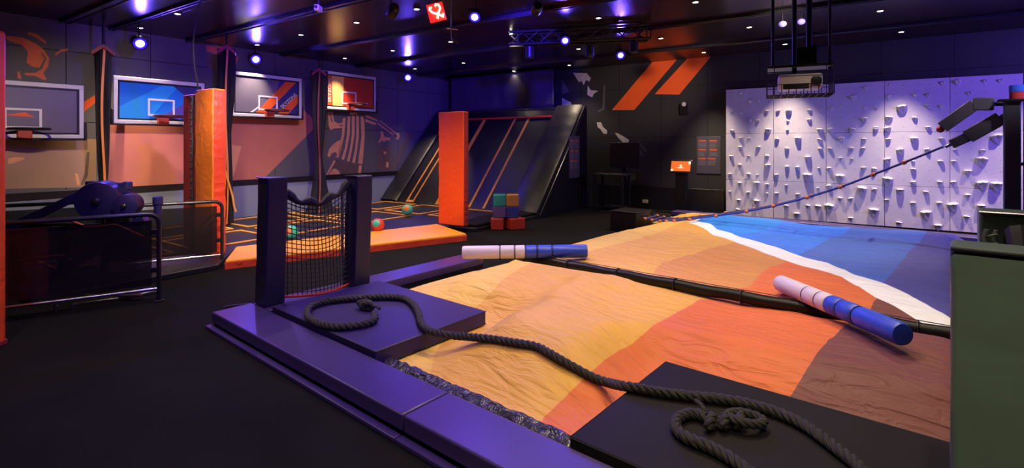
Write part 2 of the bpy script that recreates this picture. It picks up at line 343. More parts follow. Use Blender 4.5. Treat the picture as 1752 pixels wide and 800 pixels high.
# ------------------------------------------------------------------ blue stage lamps
def stage_lamp(u, v, d, label, aim, r=.055, energy=K_BLUE):
    p = at(u, v, d); q = V(aim)-p; yaw = math.atan2(q.y, q.x); pit_ = math.atan2(q.z, math.hypot(q.x, q.y))
    t = thing('stage_lamp', frame(p.x, p.y, p.z), label, 'stage lamp', 'blue stage lamps under the ceiling')
    R = Matrix.Rotation(yaw, 4, 'Z') @ Matrix.Rotation(math.pi/2-pit_, 4, 'Y')
    MB().lathe([(.05*r/.055, -.20), (r*1.15, -.17), (r*1.25, -.03), (r*1.3, -.005), (r*1.08, -.005), (r*1.02, -.02), (.02, -.03)], R).build('housing', M_['black_metal'], t)
    MB().lathe([(r*.72, -.012), (r*.6, -.002), (r*.4, .004), (.004, .006)], R).build('lens', M_['blue_glow'], t)
    MB().lathe([(r*1.06, -.014), (r*1.06, -.012), (r*.74, -.0121)], R).build('halo_ring', M_['blue_halo'], t)  # glowing ring stands in for the blue halo round the lens
    yk = MB(); S = Matrix.Rotation(yaw, 4, 'Z')
    yk.tube([S @ V(c) for c in ((-.08, -r*1.4, -.0), (-.08, -r*1.4, .14), (-.08, r*1.4, .14), (-.08, r*1.4, 0))], .009, 6)
    yk.build('yoke', M_['black_metal'], t)
    MB().cyl(S @ V((-.08, 0, .14)), S @ V((-.08, 0, CEIL-p.z)), .012).build('stem', M_['black_metal'], t)
    ld = bpy.data.lights.new('stage_light', 'SPOT'); ld.energy = energy; ld.color = BLUE; ld.spot_size = math.radians(120); ld.spot_blend = .9; ld.shadow_soft_size = .05
    lo = bpy.data.objects.new('stage_light', ld); C.objects.link(lo); lo.parent = t
    lo.matrix_local = Matrix.Translation(q.normalized()*.03) @ q.to_track_quat('-Z', 'Y').to_matrix().to_4x4()
    return t
stage_lamp(240, 75, 8.5, 'blue stage lamp above the blue backboard, leftmost of the six', (-1.5, 4.5, .3), .09)
stage_lamp(438, 102, 10.6, 'blue stage lamp above the grey backboard with an orange stripe', (-1.5, 5.2, .3), .09)
stage_lamp(698, 133, 13.6, 'blue stage lamp at the right of the red backboard', (-1, 5.8, .3), .09)
stage_lamp(812, 30, 6.9, 'blue stage lamp beside the red neon sign, nearest of the six', (-.5, 2.6, .3), .065)
stage_lamp(967, 70, 8.5, 'blue stage lamp in the middle of the ceiling rig', (.6, 3.5, .3), .065)
stage_lamp(1062, 95, 10.0, 'blue stage lamp left of the orange wall stripes, rightmost of the six', (1.5, 4.2, .3), .07)
# unseen fill lamps, added out of the frame to wash the walls and the slope
def hidden_fill_lamp(p, aim, energy, size=110, col=(.20, .10, 1), kind_='blue fill lamp'):
    p = V(p); q = V(aim)-p
    t = thing('stage_lamp', frame(p.x, p.y, p.z), kind_+' added unseen, above or beside the frame', 'stage lamp', kind_+'s added out of view')
    S = q.to_track_quat('-Z', 'Y').to_matrix().to_4x4()
    MB().lathe([(.05, .20), (.07, .17), (.075, .01), (.06, .0)], S).build('housing', M_['black_metal'], t)
    MB().cyl((0, 0, .1), (0, 0, CEIL-p.z), .012).build('stem', M_['black_metal'], t)
    ld = bpy.data.lights.new('stage_light', 'SPOT'); ld.energy = energy; ld.color = col; ld.spot_size = math.radians(size); ld.spot_blend = .9; ld.shadow_soft_size = .06
    lo = bpy.data.objects.new('stage_light', ld); C.objects.link(lo); lo.parent = t; lo.matrix_local = Matrix.Translation(q.normalized()*.02) @ S
hidden_fill_lamp((9.2, 4.6, 3.35), (7.2, 9.3, 1.6), 500, 120)
hidden_fill_lamp((-1.0, -1.0, 3.3), (-6, 9, 1.0), 110, 110)
hidden_fill_lamp((-2.2, 5.2, 3.35), (-5.6, 11.0, 2.9), 330, 84, (.10, .03, 1))
hidden_fill_lamp((0.3, 6.6, 3.3), (-.6, 13.9, 2.75), 900, 50, (.06, .02, 1))
hidden_fill_lamp((-.3, 3.0, 3.3), (-1.6, 4.2, .1), 105, 95, (.22, .10, 1))
wl = 'warm fill lamp'
hidden_fill_lamp((-2.4, 3.6, 3.3), (-4.1, 6.9, 1.2), 420, 36, WARM, wl)
hidden_fill_lamp((.2, 4.6, 3.3), (-1.1, 9.2, 1.2), 270, 26, WARM, wl)
hidden_fill_lamp((-2.9, 5.6, 3.3), (-6.1, 9.9, .9), 260, 44, WARM, wl)
hidden_fill_lamp((-1.6, 6.8, 3.3), (-4.6, 12.2, 1.0), 230, 40, WARM, wl)
hidden_fill_lamp((-3.7, 4.3, 3.3), (-7.1, 8.4, 1.3), 260, 46, WARM, wl)
hidden_fill_lamp((4.3, 5.6, 3.35), (3.35, 12.2, 2.95), 620, 24, WARM, wl)
hidden_fill_lamp((6.0, 5.0, 3.35), (6.9, 9.8, .3), 90, 50, (.80, .68, 1), 'pale fill lamp')

# ------------------------------------------------------------------ rig in the ceiling, camera-like bracket, neon sign
p0 = at(985, 62, 8.9)
t = thing('lighting_rig', frame(p0.x, p0.y, CEIL-.42), 'black ceiling truss carrying the middle blue stage lamps', 'truss')
rg = MB()
def rigp(u, v, d): return at(u, v, d)-V((p0.x, p0.y, CEIL-.42))
for (ua, ub) in ((890, 1095),):
    for dz, dd in ((0, 0), (.22, 0), (0, .25), (.22, .25)):
        rg.tube([V((-1.15, dd, dz+.15)), V((1.15, dd-.55, dz+.15))], .022, 8)
for i in range(10):
    x = -1.15+i*.2555; y = -.239*(x+1.15); x2 = x+.2555 if i < 9 else x; y2 = -.239*(x2+1.15)
    rg.tube([V((x, y, .15)), V((x2, y2, .37))], .01, 6); rg.tube([V((x, y+.25, .37)), V((x2, y2+.25, .15))], .01, 6); rg.tube([V((x, y, .15)), V((x, y+.25, .15))], .01, 6)
rg.build('truss', M_['black_metal'], t)
for (x, dz) in ((-.8, -.02), (.2, -.05), (.9, .0)):
    MB().lathe([(.05, -.12), (.07, -.1), (.07, .08), (.03, .1)], Matrix.Translation((x, .05-.239*(x+1.15), dz+.04))).build('dark_spotlight', M_['black_metal'], t)
for x in (-1.0, 1.0): MB().cyl((x, .12-.239*(x+1.15), .15), (x, .12-.239*(x+1.15), .42), .012).build('hanger', M_['black_metal'], t)

p0 = at(545, 14, 6.6); t = thing('ceiling_camera', frame(p0.x, p0.y, p0.z), 'small pale camera fixed under a ceiling track above the backboards', 'camera')
MB().box(-.03, .03, -.08, .06, -.04, .03).build('body', M_['proj'], t, bevel=.008); MB().cyl((0, 0, .03), (0, 0, CEIL-p0.z), .012).build('stem', M_['black_metal'], t); MB().cyl((0, -.08, -.005), (0, -.10, -.005), .02).build('lens', M_['black'], t)
p0 = at(772, 62, 7.6); t = thing('sensor_bracket', frame(p0.x, p0.y, p0.z), 'small jointed metal bracket hanging under the red neon sign', 'bracket')
m = MB(); m.cyl((0, 0, -.02), (0, 0, CEIL-p0.z), .009); m.cyl((-.07, 0, .12), (.10, 0, .10), .010); m.tube([(0, 0, -.02), (.05, -.02, -.09), (.11, -.02, -.10)], .010, 6); m.build('arm', M_['chrome'], t)
MB().sphere((.08, -.02, -.08), .028).build('sensor_head', M_['black_metal'], t)

d = 6.4; p0 = at(747, 20, d); t = thing('neon_sign', frame(p0.x, p0.y, p0.z) @ Matrix.Rotation(math.radians(-14), 4, 'Y'), 'small glowing red neon sign with a looped symbol hanging from the ceiling', 'sign')
sg = d/F
MB().box(-15*sg, 13*sg, 0, .03, -16*sg, 15*sg).build('backing', M_['neon_back'], t, bevel=.006)
def npt(x, y): return V(((x-200)/8*sg, -.02, -(y-150)/8*sg))
MB().tube([npt(*q) for q in ((150, 85), (120, 80), (115, 110), (140, 150), (190, 185), (230, 165), (262, 120), (250, 70), (215, 55), (200, 80))], .011, 8).tube([npt(*q) for q in ((235, 160), (215, 200), (190, 240), (205, 245))], .011, 8).tube([npt(*q) for q in ((195, 175), (230, 205), (255, 225), (280, 240)) ], .011, 8).tube([npt(*q) for q in ((285, 200), (268, 250))], .010, 8).build('neon_tube', M_['neon'], t)
MB().box(-.01, .01, .005, .02, 15*sg, CEIL-p0.z+.02).build('hanger', M_['black_metal'], t)
ld = bpy.data.lights.new('neon_light', 'POINT'); ld.energy = 3; ld.color = (1, .06, .03); ld.shadow_soft_size = .08
lo = bpy.data.objects.new('neon_light', ld); C.objects.link(lo); lo.parent = t; lo.location = (0, -.08, 0)
# ------------------------------------------------------------------ printed graphics on the walls (flat on the wall)
def decal(name, pts, wall, mt, parent, depth=.006, off=.0):
    """pts in (along, z) of a wall; wall 'A' far or 'B' left. Prints sit on the wall's face."""
    if wall == 'A': fn = lambda s, z, h: V((s, -off-h, z))
    else: fn = lambda t, z, h: V((-t, -off-h, z))
    return MB().prism(pts, depth, fn).build(name, mt, parent, smooth=False)
def mA(pts): return [wa(u, v) for u, v in pts]
def mB(pts): return [wb(u, v) for u, v in pts]
for pts, side in (([(1047,188),(1085,188),(1158,102),(1116,106)], 'left'), ([(1120,161),(1162,161.6),(1216,97),(1176,100)], 'right')):
    q = mA(pts); t = decal('wall_stripe', q, 'A', M_['orange_paint'], None, .004); t.matrix_world = ROOM
    tag(t, 'slanted orange stripe printed high on the dark far wall, the '+('longer left' if side == 'left' else 'shorter right')+' one', 'wall graphic', 'slanted orange stripes on the far wall')
# cream figures on the far wall
t = thing('figure_mural', ROOM, 'cream and grey figure printed above the right top of the trampoline slope', 'wall graphic')
g = lambda L_: mA([(890+.35*x, 100+.35*y) for x, y in L_])
for mt, L_ in ((M_['white_ink'], [(258,70),(325,72),(345,95),(338,112),(322,104),(310,130),(300,108),(288,116)]), (M_['white_ink'], [(330,132),(345,155),(382,158),(360,172),(352,190),(328,178)]),
              (M_['grey_ink'], [(205,100),(240,165),(205,175)]), (M_['white_ink'], [(205,192),(228,205),(250,215),(248,232),(205,234)]), (M_['grey_ink'], [(408,130),(416,130),(412,250),(378,262),(380,254),(402,244)])):
    decal('cream_shape', g(L_), 'A', mt, t, .003)
t = thing('dancer_mural', ROOM, 'cream leaping figure printed low on the dark wall above the small table', 'wall graphic')
for mt, L_ in ((M_['white_ink'], [(375,312),(395,312),(405,335),(425,352),(424,368),(408,368),(392,345),(378,335)]), (M_['white_ink'], [(462,362),(478,366),(505,380),(532,398),(525,418),(498,408),(480,388)]),
              (M_['white_ink'], [(520,430),(540,418),(554,432),(546,485),(536,490),(524,468)]), (M_['grey_ink'], [(505,455),(520,435),(524,468),(510,500),(500,500)]), (M_['white_ink'], [(505,520),(524,515),(522,545),(512,560),(506,552)]),
              (M_['grey_ink'], [(552,412),(562,410),(605,472),(598,480)]), (M_['grey_ink'], [(570,408),(580,406),(620,450),(612,458)]), (M_['grey_ink'], [(512,565),(560,560),(565,585),(540,600),(512,592)])):
    decal('figure_shape', g(L_), 'A', mt, t, .003)
# left wall: salmon field, tan field, swirl figure, stripe, referee
t = thing('salmon_field_mural', LW, 'broad salmon field with a slanting edge printed under the second and third backboards', 'wall graphic')
decal('salmon_field', mB([(184,206),(184,321),(448,309),(545,212),(520,188),(395,184)]), 'B', M_['salmon'], t, .002)
decal('light_edge', mB([(388,246),(413,250),(400,300),(392,306)]), 'B', M_['ref_orange'], t, .004)
t = thing('player_mural', LW, 'rust coloured swirling player printed on the wall around the leftmost backboard', 'wall graphic')
g = lambda L_: mB([(.4*x, 20+.4*y) for x, y in L_])
decal('tan_field', mB([(-60,228),(165,238),(165,320),(-60,324)]), 'B', M_['tan'], t, .002)
for mt, L_ in ((M_['swirl'], [(20,103),(60,106),(100,112),(150,134),(186,160),(176,178),(190,200),(170,240),(140,235),(115,218),(120,170),(92,140),(35,124)]),
               (M_['swirl'], [(186,160),(212,200),(206,235),(186,262),(200,290),(188,292),(150,274),(110,272),(104,262),(150,262),(180,245),(200,200),(178,172)]),
               (M_['swirl'], [(75,255),(84,255),(94,288),(76,285)]), (M_['swirl'], [(120,86),(160,96),(200,130),(194,136),(150,108),(118,96)]), (M_['swirl'], [(235,180),(262,160),(292,158),(290,168),(262,172),(240,188)]),
               (M_['orange_paint'], [(360,385),(410,354),(410,388),(360,428)]), (M_['ref_orange'], [(35,628),(60,622),(104,622),(104,630),(60,648),(35,652)]), (M_['ref_orange'], [(320,690),(334,694),(344,740),(330,742)]), (M_['ref_dark'], [(372,600),(384,600),(376,700),(356,740),(346,740),(362,690)])):
    decal('rust_shape', g(L_), 'B', mt, t, .004)
t = thing('reaching_arm_mural', LW, 'rust arm shape printed high on the wall left of the grey and orange backboard', 'wall graphic')
decal('arm_shape', mB([(352,78),(395,80),(408,100),(402,114),(392,96),(366,92),(354,88)]), 'B', M_['swirl'], t, .005)
decal('arm_shadow', mB([(352,92),(378,94),(380,120),(356,118)]), 'B', M_['ref_dark'], t, .005)
t = thing('referee_mural', LW, 'large referee in a striped shirt printed on the grey wall under the red backboard', 'wall graphic')
g = lambda L_: mB([(530+.275*x, 100+.275*y) for x, y in L_])
R_ = M_['ref_orange']; D_ = M_['ref_dark']
for mt, L_ in ((R_, [(205,372),(222,366),(214,480),(196,560),(178,618),(164,612),(184,550),(200,470)]), (R_, [(236,362),(252,358),(248,470),(232,560),(212,630),(198,624),(218,555),(232,470)]),
               (R_, [(262,356),(280,354),(278,480),(262,570),(246,642),(232,636),(250,560),(262,470)]), (R_, [(290,352),(304,352),(306,480),(294,570),(280,650),(264,646),(282,560),(290,470)]),
               (R_, [(316,354),(332,356),(340,400),(342,480),(336,560),(328,656),(300,652),(312,560),(322,480)]), (R_, [(250,336),(290,336),(296,350),(250,352)]),
               (R_, [(112,330),(124,330),(134,392),(160,412),(200,420),(202,432),(150,436),(128,444),(118,420)]), (R_, [(128,330),(142,330),(152,390),(176,404),(206,398),(206,410),(168,416),(144,400)]),
               (R_, [(345,350),(372,356),(420,382),(424,392),(380,376),(346,364)]), (R_, [(346,376),(376,388),(414,402),(408,414),(372,402),(346,394)]),
               (R_, [(430,384),(438,384),(545,468),(540,474)]), (R_, [(418,404),(424,400),(520,470),(516,476)]), (R_, [(536,462),(554,462),(560,484),(548,506),(534,498),(546,484)]),
               (R_, [(122,560),(146,534),(176,512),(198,506),(198,566),(176,598),(158,580),(136,590),(124,614),(110,604)]), (D_, [(148,624),(250,646),(324,660),(312,742),(98,746)]),
               (R_, [(150,630),(160,640),(126,700),(104,736),(98,730)]), (R_, [(140,690),(160,684),(182,700),(190,726),(160,742),(104,742)]), (R_, [(306,664),(324,664),(318,712),(300,712)]),
               (R_, [(440,448),(456,458),(462,484),(478,490),(500,492),(498,510),(474,508),(462,520),(448,510),(430,528),(428,516),(442,486)]), (R_, [(458,576),(476,580),(474,596),(460,592)]), (R_, [(476,642),(492,648),(486,680),(474,672)]),
               (D_, [(420,560),(512,545),(518,640),(490,700),(420,700)]), (D_, [(610,460),(650,460),(500,740),(480,742)])):
    decal('referee_shape', g(L_), 'B', mt, t, .004 if mt == R_ else .002)

# ------------------------------------------------------------------ climbing wall and its holds
CO = .16                                         # board front stands this far off the far wall
t = thing('climbing_wall', ROOM, 'wide pale lilac climbing board of square panels on the far wall', 'climbing wall')
X0, PW = 8.16, .953
pb_ = MB(); zs = [.02, .80, 1.81, 2.79]
for i in range(5):
    for j in range(3): pb_.box(X0+i*PW+.003, X0+(i+1)*PW-.003, -CO, -CO+.03, zs[j]+.003, zs[j+1]-.003)
pb_.build('board', M_['climb'], t, bevel=.003)
MB().box(X0, X0+5*PW, -CO+.028, -.001, .0, 2.785).build('backing', M_['black_metal'], t)
bh = MB()
rr = random.Random(3)
for i in range(5):
    for j in range(3):
        for a in range(5):
            for b in range(5):
                x = X0+(i+(a+.5)/5)*PW; z = zs[j]+(b+.5)/5*(zs[j+1]-zs[j]); bh.lathe([(.006, 0), (.006, .002)], Matrix.Translation((x, -CO+.001, z)) @ Matrix.Rotation(math.pi/2, 4, 'X'), 6)
h_ = bh.build('bolt_holes', M_['hole'], t); h_['kind'] = 'stuff'
HL = [(83,90,0),(132,130,1),(180,128,0),(36,188,0),(86,195,0),(222,182,1),(280,182,1),(335,182,2),(445,178,1),(502,175,0),(560,68,1),(743,55,1),(677,105,2),(560,165,1),(615,160,0),(737,165,0),(797,165,0),(130,228,1),(175,232,1),(332,235,0),(443,228,1),(613,220,0),(735,222,2),(37,285,1),(127,283,0),(228,280,2),(330,283,0),(499,280,2),(558,278,2),(670,278,2),(795,278,1),(82,325,1),(127,325,0),(275,330,1),(385,325,2),(497,332,1),(614,325,2),(733,330,1),(80,372,1),(178,372,1),(327,380,1),(500,380,1),(552,380,1),(667,378,1),(727,378,1),(33,420,1),(126,420,0),(222,418,1),(437,425,2),(608,430,1),(670,435,0),(78,465,1),(226,467,2),(328,475,1),(382,478,1),(495,483,0),(547,483,1),(730,480,1),(787,485,1),(27,513,1),(125,513,1),(172,518,0),(272,518,1),(436,520,3),(606,525,3),(78,560,1),(170,560,2),(222,568,1),(324,573,0),(490,588,0),(545,575,1),(722,590,3),(785,595,1),(28,605,0),(122,610,1),(272,615,1),(222,615,0),(383,620,1),(73,650,1),(168,655,2),(606,640,1),(662,642,1),(437,680,1),(490,682,2),(549,680,3),(323,680,1),(783,703,3),(68,700,1),(378,722,2),(662,745,1)]
HR = [(95,42,0),(362,30,1),(437,22,2),(578,20,1),(655,18,1),(90,98,1),(225,90,1),(290,90,1),(500,82,1),(155,155,3),(290,148,1),(357,148,1),(28,158,0),(90,208,2),(220,210,1),(25,260,1),(85,262,2),(288,258,1),(87,318,1),(217,315,2),(355,315,1),(637,302,3),(148,372,2),(283,370,1),(425,372,0),(565,375,1),(350,430,1),(418,430,1),(562,418,3),(83,420,2),(213,430,0),(18,470,1),(213,470,1),(490,480,2),(213,535,1),(85,520,3),(348,535,1),(415,535,1),(562,540,3),(634,545,3),(17,570,1),(148,575,2),(278,585,1),(490,600,1),(80,625,1),(345,640,1),(213,640,1),(413,650,3),(557,655,2),(278,690,3),(15,680,2),(483,710,1),(140,740,1),(340,755,2)]
pos = [(wa(1240+.325*x, 130+.325*y, CO), k) for x, y, k in HL]+[(wa(1490+.3377*x, 130+.3377*y, CO), k) for x, y, k in HR]
def hold_mesh(k, var):
    r = random.Random(k*10+var); W = (.058, .088, .12, .17)[k]; H = W*(.8, .8, .9, 1.0)[k]; D = (.035, .055, .075, .095)[k]
    m = MB(); nu, nv = 14, 8; vs = []; fs = []
    ph = r.uniform(0, 6)
    for i in range(nv+1):
        f = i/nv                                  # from the board outwards
        rad = math.cos(f*math.pi/2*.96)**.45
        for j in range(nu):
            a = 2*math.pi*j/nu; x = math.cos(a); z = math.sin(a)
            lim = .22 if z > 0 else 1.0           # flat ledge on top, long taper below
            xx = x*(1 if z > 0 else (1-.45*(-z)))*W/2*(1+.08*math.sin(3*a+ph))
            zz = z*lim*H
            vs.append(V((xx*rad, -D*f*(1+.80*min(0, z)), zz*(rad if z > 0 else rad**1.3))))
    for i in range(nv):
        for j in range(nu): fs.append((i*nu+j, i*nu+(j+1) % nu, (i+1)*nu+(j+1) % nu, (i+1)*nu+j))
    fs += [tuple(range(nu))[::-1], tuple(nv*nu+j for j in range(nu))]
    m.add(vs, fs); me_o = m.build('climbing_hold', M_['hold']); me = me_o.data; bpy.data.objects.remove(me_o); return me
HM = {(k, v): hold_mesh(k, v) for k in range(4) for v in range(3)}
ORD = ['first', 'second', 'third', 'fourth', 'fifth', 'sixth', 'seventh', 'eighth', 'ninth', 'tenth', 'eleventh', 'twelfth', 'thirteenth', 'fourteenth', 'fifteenth', 'sixteenth', 'seventeenth', 'eighteenth', 'nineteenth', 'twentieth']
cells = {}
for (s, z), k in pos:
    i = min(4, max(0, int((s-X0)/PW))); j = 0 if z > 1.81 else (1 if z > .80 else 2); cells.setdefault((i, j), []).append((s, z, k))
KN = ('tiny knob', 'small rounded', 'medium wedge', 'large wedge')
for (i, j), L_ in cells.items():
    L_.sort()
    for q, (s, z, k) in enumerate(L_):
        o = bpy.data.objects.new('climbing_hold', HM[(k, (q+i) % 3)]); C.objects.link(o)
        o.matrix_world = ROOM @ Matrix.Translation((s, -CO-.001, z)) @ Matrix.Rotation(math.radians(((q*37) % 21)-10), 4, 'Y')
        tag(o, '%s hold, %s from left on the %s panel of the %s climbing wall column' % (KN[k], ORD[q], ('top', 'middle', 'bottom')[j], ('leftmost', 'second', 'third', 'fourth', 'rightmost')[i]), 'climbing hold', 'pale holds on the climbing wall')

# ------------------------------------------------------------------ small things on the far wall
def poster(M, W, H, label, name='rules_poster'):
    t = thing(name, M, label, 'poster')
    MB().box(-W/2, W/2, -.012, -.001, -H/2, H/2).build('board', M_['poster'], t, bevel=.003)
    r = random.Random(int(W*1000))
    for (x0, z0) in ((-.42, .36), (.04, .36), (-.42, .12), (.04, .12), (-.42, -.12), (-.02, -.12)):
        MB().box(x0*W, (x0+.32)*W, -.0135, -.012, z0*H, (z0+.045)*H).build('headline', M_['poster_red'], t, smooth=False)
        sm = MB()
        for q in range(4): sm.box(x0*W, (x0+.22+.14*r.random())*W, -.0132, -.012, (z0-.045-q*.035)*H, (z0-.030-q*.035)*H)
        sm.build('text_block', M_['poster_text'], t, smooth=False)
s, z = wa(1212, 265); s0, z0 = wa(1193, 233); s1, z1 = wa(1234, 297)
poster(on_far(s, 0, z), abs(s1-s0), abs(z0-z1), 'dark rules poster with orange headings on the wall left of the climbing board')
s, z = wa(1171, 185); t = thing('wall_intercom', on_far(s, 0, z), 'small black wall box with a round pale dial below the orange stripes', 'intercom')
MB().box(-.11, .11, -.05, -.001, -.16, .10).build('box', M_['black'], t, bevel=.012)
MB().lathe([(.05, 0), (.05, .02), (.03, .03)], Matrix.Translation((0, -.05, .09)) @ Matrix.Rotation(math.pi/2, 4, 'X')).build('dial', M_['white_plastic'], t)
s, z = wa(1166, 284, .45); t = thing('screen_kiosk', on_far(s, .45, 0), 'freestanding black kiosk with a tilted orange touch screen', 'kiosk')
MB().box(-.13, .13, -.05, .05, .02, z-.06).build('stand', M_['black'], t, bevel=.01); MB().box(-.2, .2, -.16, .16, 0, .02).build('foot', M_['black'], t, bevel=.006)
Rk = Matrix.Translation((0, -.07, z)) @ Matrix.Rotation(math.radians(-18), 4, 'X')
MB().box(-.25, .25, 0, .045, -.15, .15, Rk).build('bezel', M_['black'], t, bevel=.008); MB().box(-.215, .215, -.004, -.0005, -.115, .115, Rk).build('screen', M_['screen'], t)
ic = MB(); ic.box(-.215, -.16, -.006, -.0045, -.115, -.07, Rk); ic.box(.17, .215, -.006, -.0045, .05, .115, Rk); ic.lathe([(.028, 0), (.028, .0012)], Rk @ Matrix.Translation((0, -.0045, .01)) @ Matrix.Rotation(math.pi/2, 4, 'X'), 12); ic.box(-.06, .06, -.006, -.0045, -.045, -.03, Rk); ic.build('screen_icons', M_['screen_white'], t, smooth=False)
s, z = wa(1104, 344, .06); t = thing('wall_socket', on_far(s, .0605, z), 'small pale socket on the dark skirting of the far wall', 'socket')
MB().box(-.07, .07, -.012, 0, -.04, .04).build('plate', M_['white_plastic'], t, bevel=.004); MB().box(-.025, -.01, -.014, -.0125, -.012, .012).box(.01, .025, -.014, -.0125, -.012, .012).build('slots', M_['black'], t)

# small table by the far wall
p = fl(1048, 362); t = thing('side_table', frame(p.x, p.y, 0, A_ANG), 'small tall black table between the slope and the printed dancer', 'table')
MB().box(-.42, .42, -.25, .25, .86, .90).build('table_top', M_['metal'], t, bevel=.008)
for x in (-.38, .30):
    for y in (-.21, .21): MB().box(x, x+.05, y-.025, y+.025, 0, .86).build('leg', M_['black_metal'], t, bevel=.004)
MB().box(-.36, .33, .19, .22, .10, .14).build('stretcher', M_['chrome'], t, bevel=.004)
p = RS(4.95+.85, 1.05); t = thing('dark_screen_panel', frame(p.x, p.y, 0, A_ANG), 'dark leaning display panel on the wall behind the small table', 'panel')
MB().box(-.35, .42, .75, .80, 1.0, 1.62).build('panel_face', M_['black'], t, bevel=.01); MB().box(-.05, .05, .80, .86, 0, 1.3).build('stand', M_['black'], t)
# ------------------------------------------------------------------ trampoline court on the left
DECK = .07
def inside(pt, poly):
    x, y = pt; r = False; n = len(poly)
    for i in range(n):
        x1, y1 = poly[i]; x2, y2 = poly[(i+1) % n]
        if (y1 > y) != (y2 > y) and x < (x2-x1)*(y-y1)/(y2-y1)+x1: r = not r
    return r
def rfn(s, t, h): return V((s, -t, h))
court = [(0.08, .75), (5.0, .75), (4.92, 5.0), (4.18, 5.28), (3.24, 8.46), (3.98, 9.02), (3.98, 10.8), (.08, 10.8)]
tag(MB().prism(court, DECK, rfn).build('court_deck', M_['bed'], M=ROOM, bevel=.01), 'low black deck carrying the trampolines of the court', 'deck')
def tramp(s0, s1, t0, t1, label):
    th = thing('floor_trampoline', ROOM @ Matrix.Translation(((s0+s1)/2, -(t0+t1)/2, DECK)), label, 'trampoline', 'floor trampolines with orange edging')
    hw, hh = (s1-s0)/2, (t1-t0)/2; e = .075
    MB().box(-hw+e, hw-e, -hh+e, hh-e, .001, .008).build('bed', M_['bed'], th)
    m = MB()
    for (x0, x1, y0, y1) in ((-hw, -hw+e*.6, -hh, hh), (hw-e*.6, hw, -hh, hh), (-hw+e*.6, hw-e*.6, -hh, -hh+e*.6), (-hw+e*.6, hw-e*.6, hh-e*.6, hh)): m.box(x0, x1, y0, y1, .001, .02)
    m.build('edging', M_['yellow_web'], th, bevel=.004)
g = 0
rows = ['farthest', 'second', 'third', 'fourth', 'nearest']
cols = ['along the left wall', 'in the middle', 'on the open side']
for i in range(3):
    for j in range(5):
        s0 = .35+i*1.36; t0 = 3.05+j*1.5; s1, t1 = s0+1.12, t0+1.26
        if not all(inside(q, court) for q in ((s0, t0), (s1, t0), (s1, t1), (s0, t1))): continue
        tramp(s0, s1, t0, t1, 'black orange-edged floor trampoline, %s row from the slope, %s' % (('first', 'second', 'third', 'fourth', 'fifth')[j], cols[i]))

# orange floor pad at the court's open side
inner = [(4.22, 5.25), (3.28, 8.45)]; outer = [(5.32, 5.73), (4.03, 8.97)]
pad = [outer[0], outer[1], inner[1], inner[0]]
t = thing('entrance_pad', ROOM, 'wide orange padded step across the open side of the trampoline court', 'pad')
MB().prism(pad, .12, rfn).build('top_cover', M_['orange_floor'] if 'orange_floor' in M_ else M_['orange_vinyl'], t, bevel=.025, seg=3)
dr = (V(outer[1])-V(outer[0])); n2 = V((dr.y, -dr.x)).normalized()
if n2.x < 0: n2 = -n2
o0 = V(outer[0])+n2*.004; o1 = V(outer[1])+n2*.004
MB().prism([tuple(o0), tuple(o1), tuple(o1-n2*.01), tuple(o0-n2*.01)], .085, rfn).build('side_band', M_['red_vinyl'], t)

# upright pads
def pillar(M, w, d, z0, z1, mt, mt2, label, name='padded_pillar', back=None):
    t = thing(name, M, label, 'padded pillar')
    m = MB(); nz = 26; vs = []; fs = []
    prof = [(-w/2, 0), (-w/4, -.012), (0, -.016), (w/4, -.012), (w/2, 0), (w/2, d/2), (w/2, d), (0, d), (-w/2, d), (-w/2, d/2)]
    for i in range(nz+1):
        z = z0+(z1-z0)*i/nz
        for (x, y) in prof:
            k = noise.noise(V((x*9+5, y*9, z*7)))*.007; vs.append(V((x+(k if abs(x) > .01 else 0), y+k, z)))
    n = len(prof)
    for i in range(nz):
        for k in range(n): fs.append((i*n+k, i*n+(k+1) % n, (i+1)*n+(k+1) % n, (i+1)*n+k))
    fs += [tuple(range(n))[::-1], tuple(nz*n+k for k in range(n))]
    m.add(vs, fs); m.build('cover', mt, t, bevel=.014, seg=3)
    # side strip, darker red with pleats
    m = MB(); vs = []; fs = []
    for i in range(nz*4+1):
        z = z0+.01+(z1-z0-.02)*i/(nz*4); k = .005*math.sin(i*1.15)+.004*noise.noise(V((z*11, 3, 1)))
        vs += [V((w/2+.004, .012, z)), V((w/2+.012+k, d*.35, z-.01)), V((w/2+.012+k*.7, d*.7, z-.015)), V((w/2+.004, d-.01, z))]
    for i in range(nz*4):
        for k in range(3): fs.append((i*4+k, i*4+k+1, (i+1)*4+k+1, (i+1)*4+k))
    m.add(vs, fs); m.build('pleated_side', mt2, t, fix=False)
    return t
q = fl(793, 387.5, .12); M1 = frame(q.x, q.y, 0, A_ANG) @ Matrix.Translation((-.30, 0, 0))
pillar(M1, .60, .14, .121, 2.17, M_['orange_red'] if 'orange_red' in M_ else M_['red_vinyl'], M_['dull_red'], 'tall orange red padded pillar at the right end of the orange step')
qx = at(363, 400, 7.0); M2 = frame(qx.x, qx.y, 0, A_ANG) @ Matrix.Translation((-.24, 0, 0))
pl = pillar(M2, .50, .18, DECK+.001, 2.35, M_['orange_vinyl'], M_['red_vinyl'], 'tall bright orange padded pillar behind the second railing')
m = MB().box(-.74, -.30, .05, .16, DECK+.001, 2.31); m.build('dark_side_pad', M_['dull_red'], pl, bevel=.015)
lc = MB(); pts = [(-.275, -.02, 2.9+.0)]
lc.tube([V((-.275+.012*math.sin(z*9), -.03, z)) for z in [i*.06 for i in range(1, 39)]], .016, 6)
for i in range(22):
    z = .15+i*.1; lc.sphere((-.275, -.045, z), .020, 8, 6)
lc.build('lacing', M_['net'], pl)
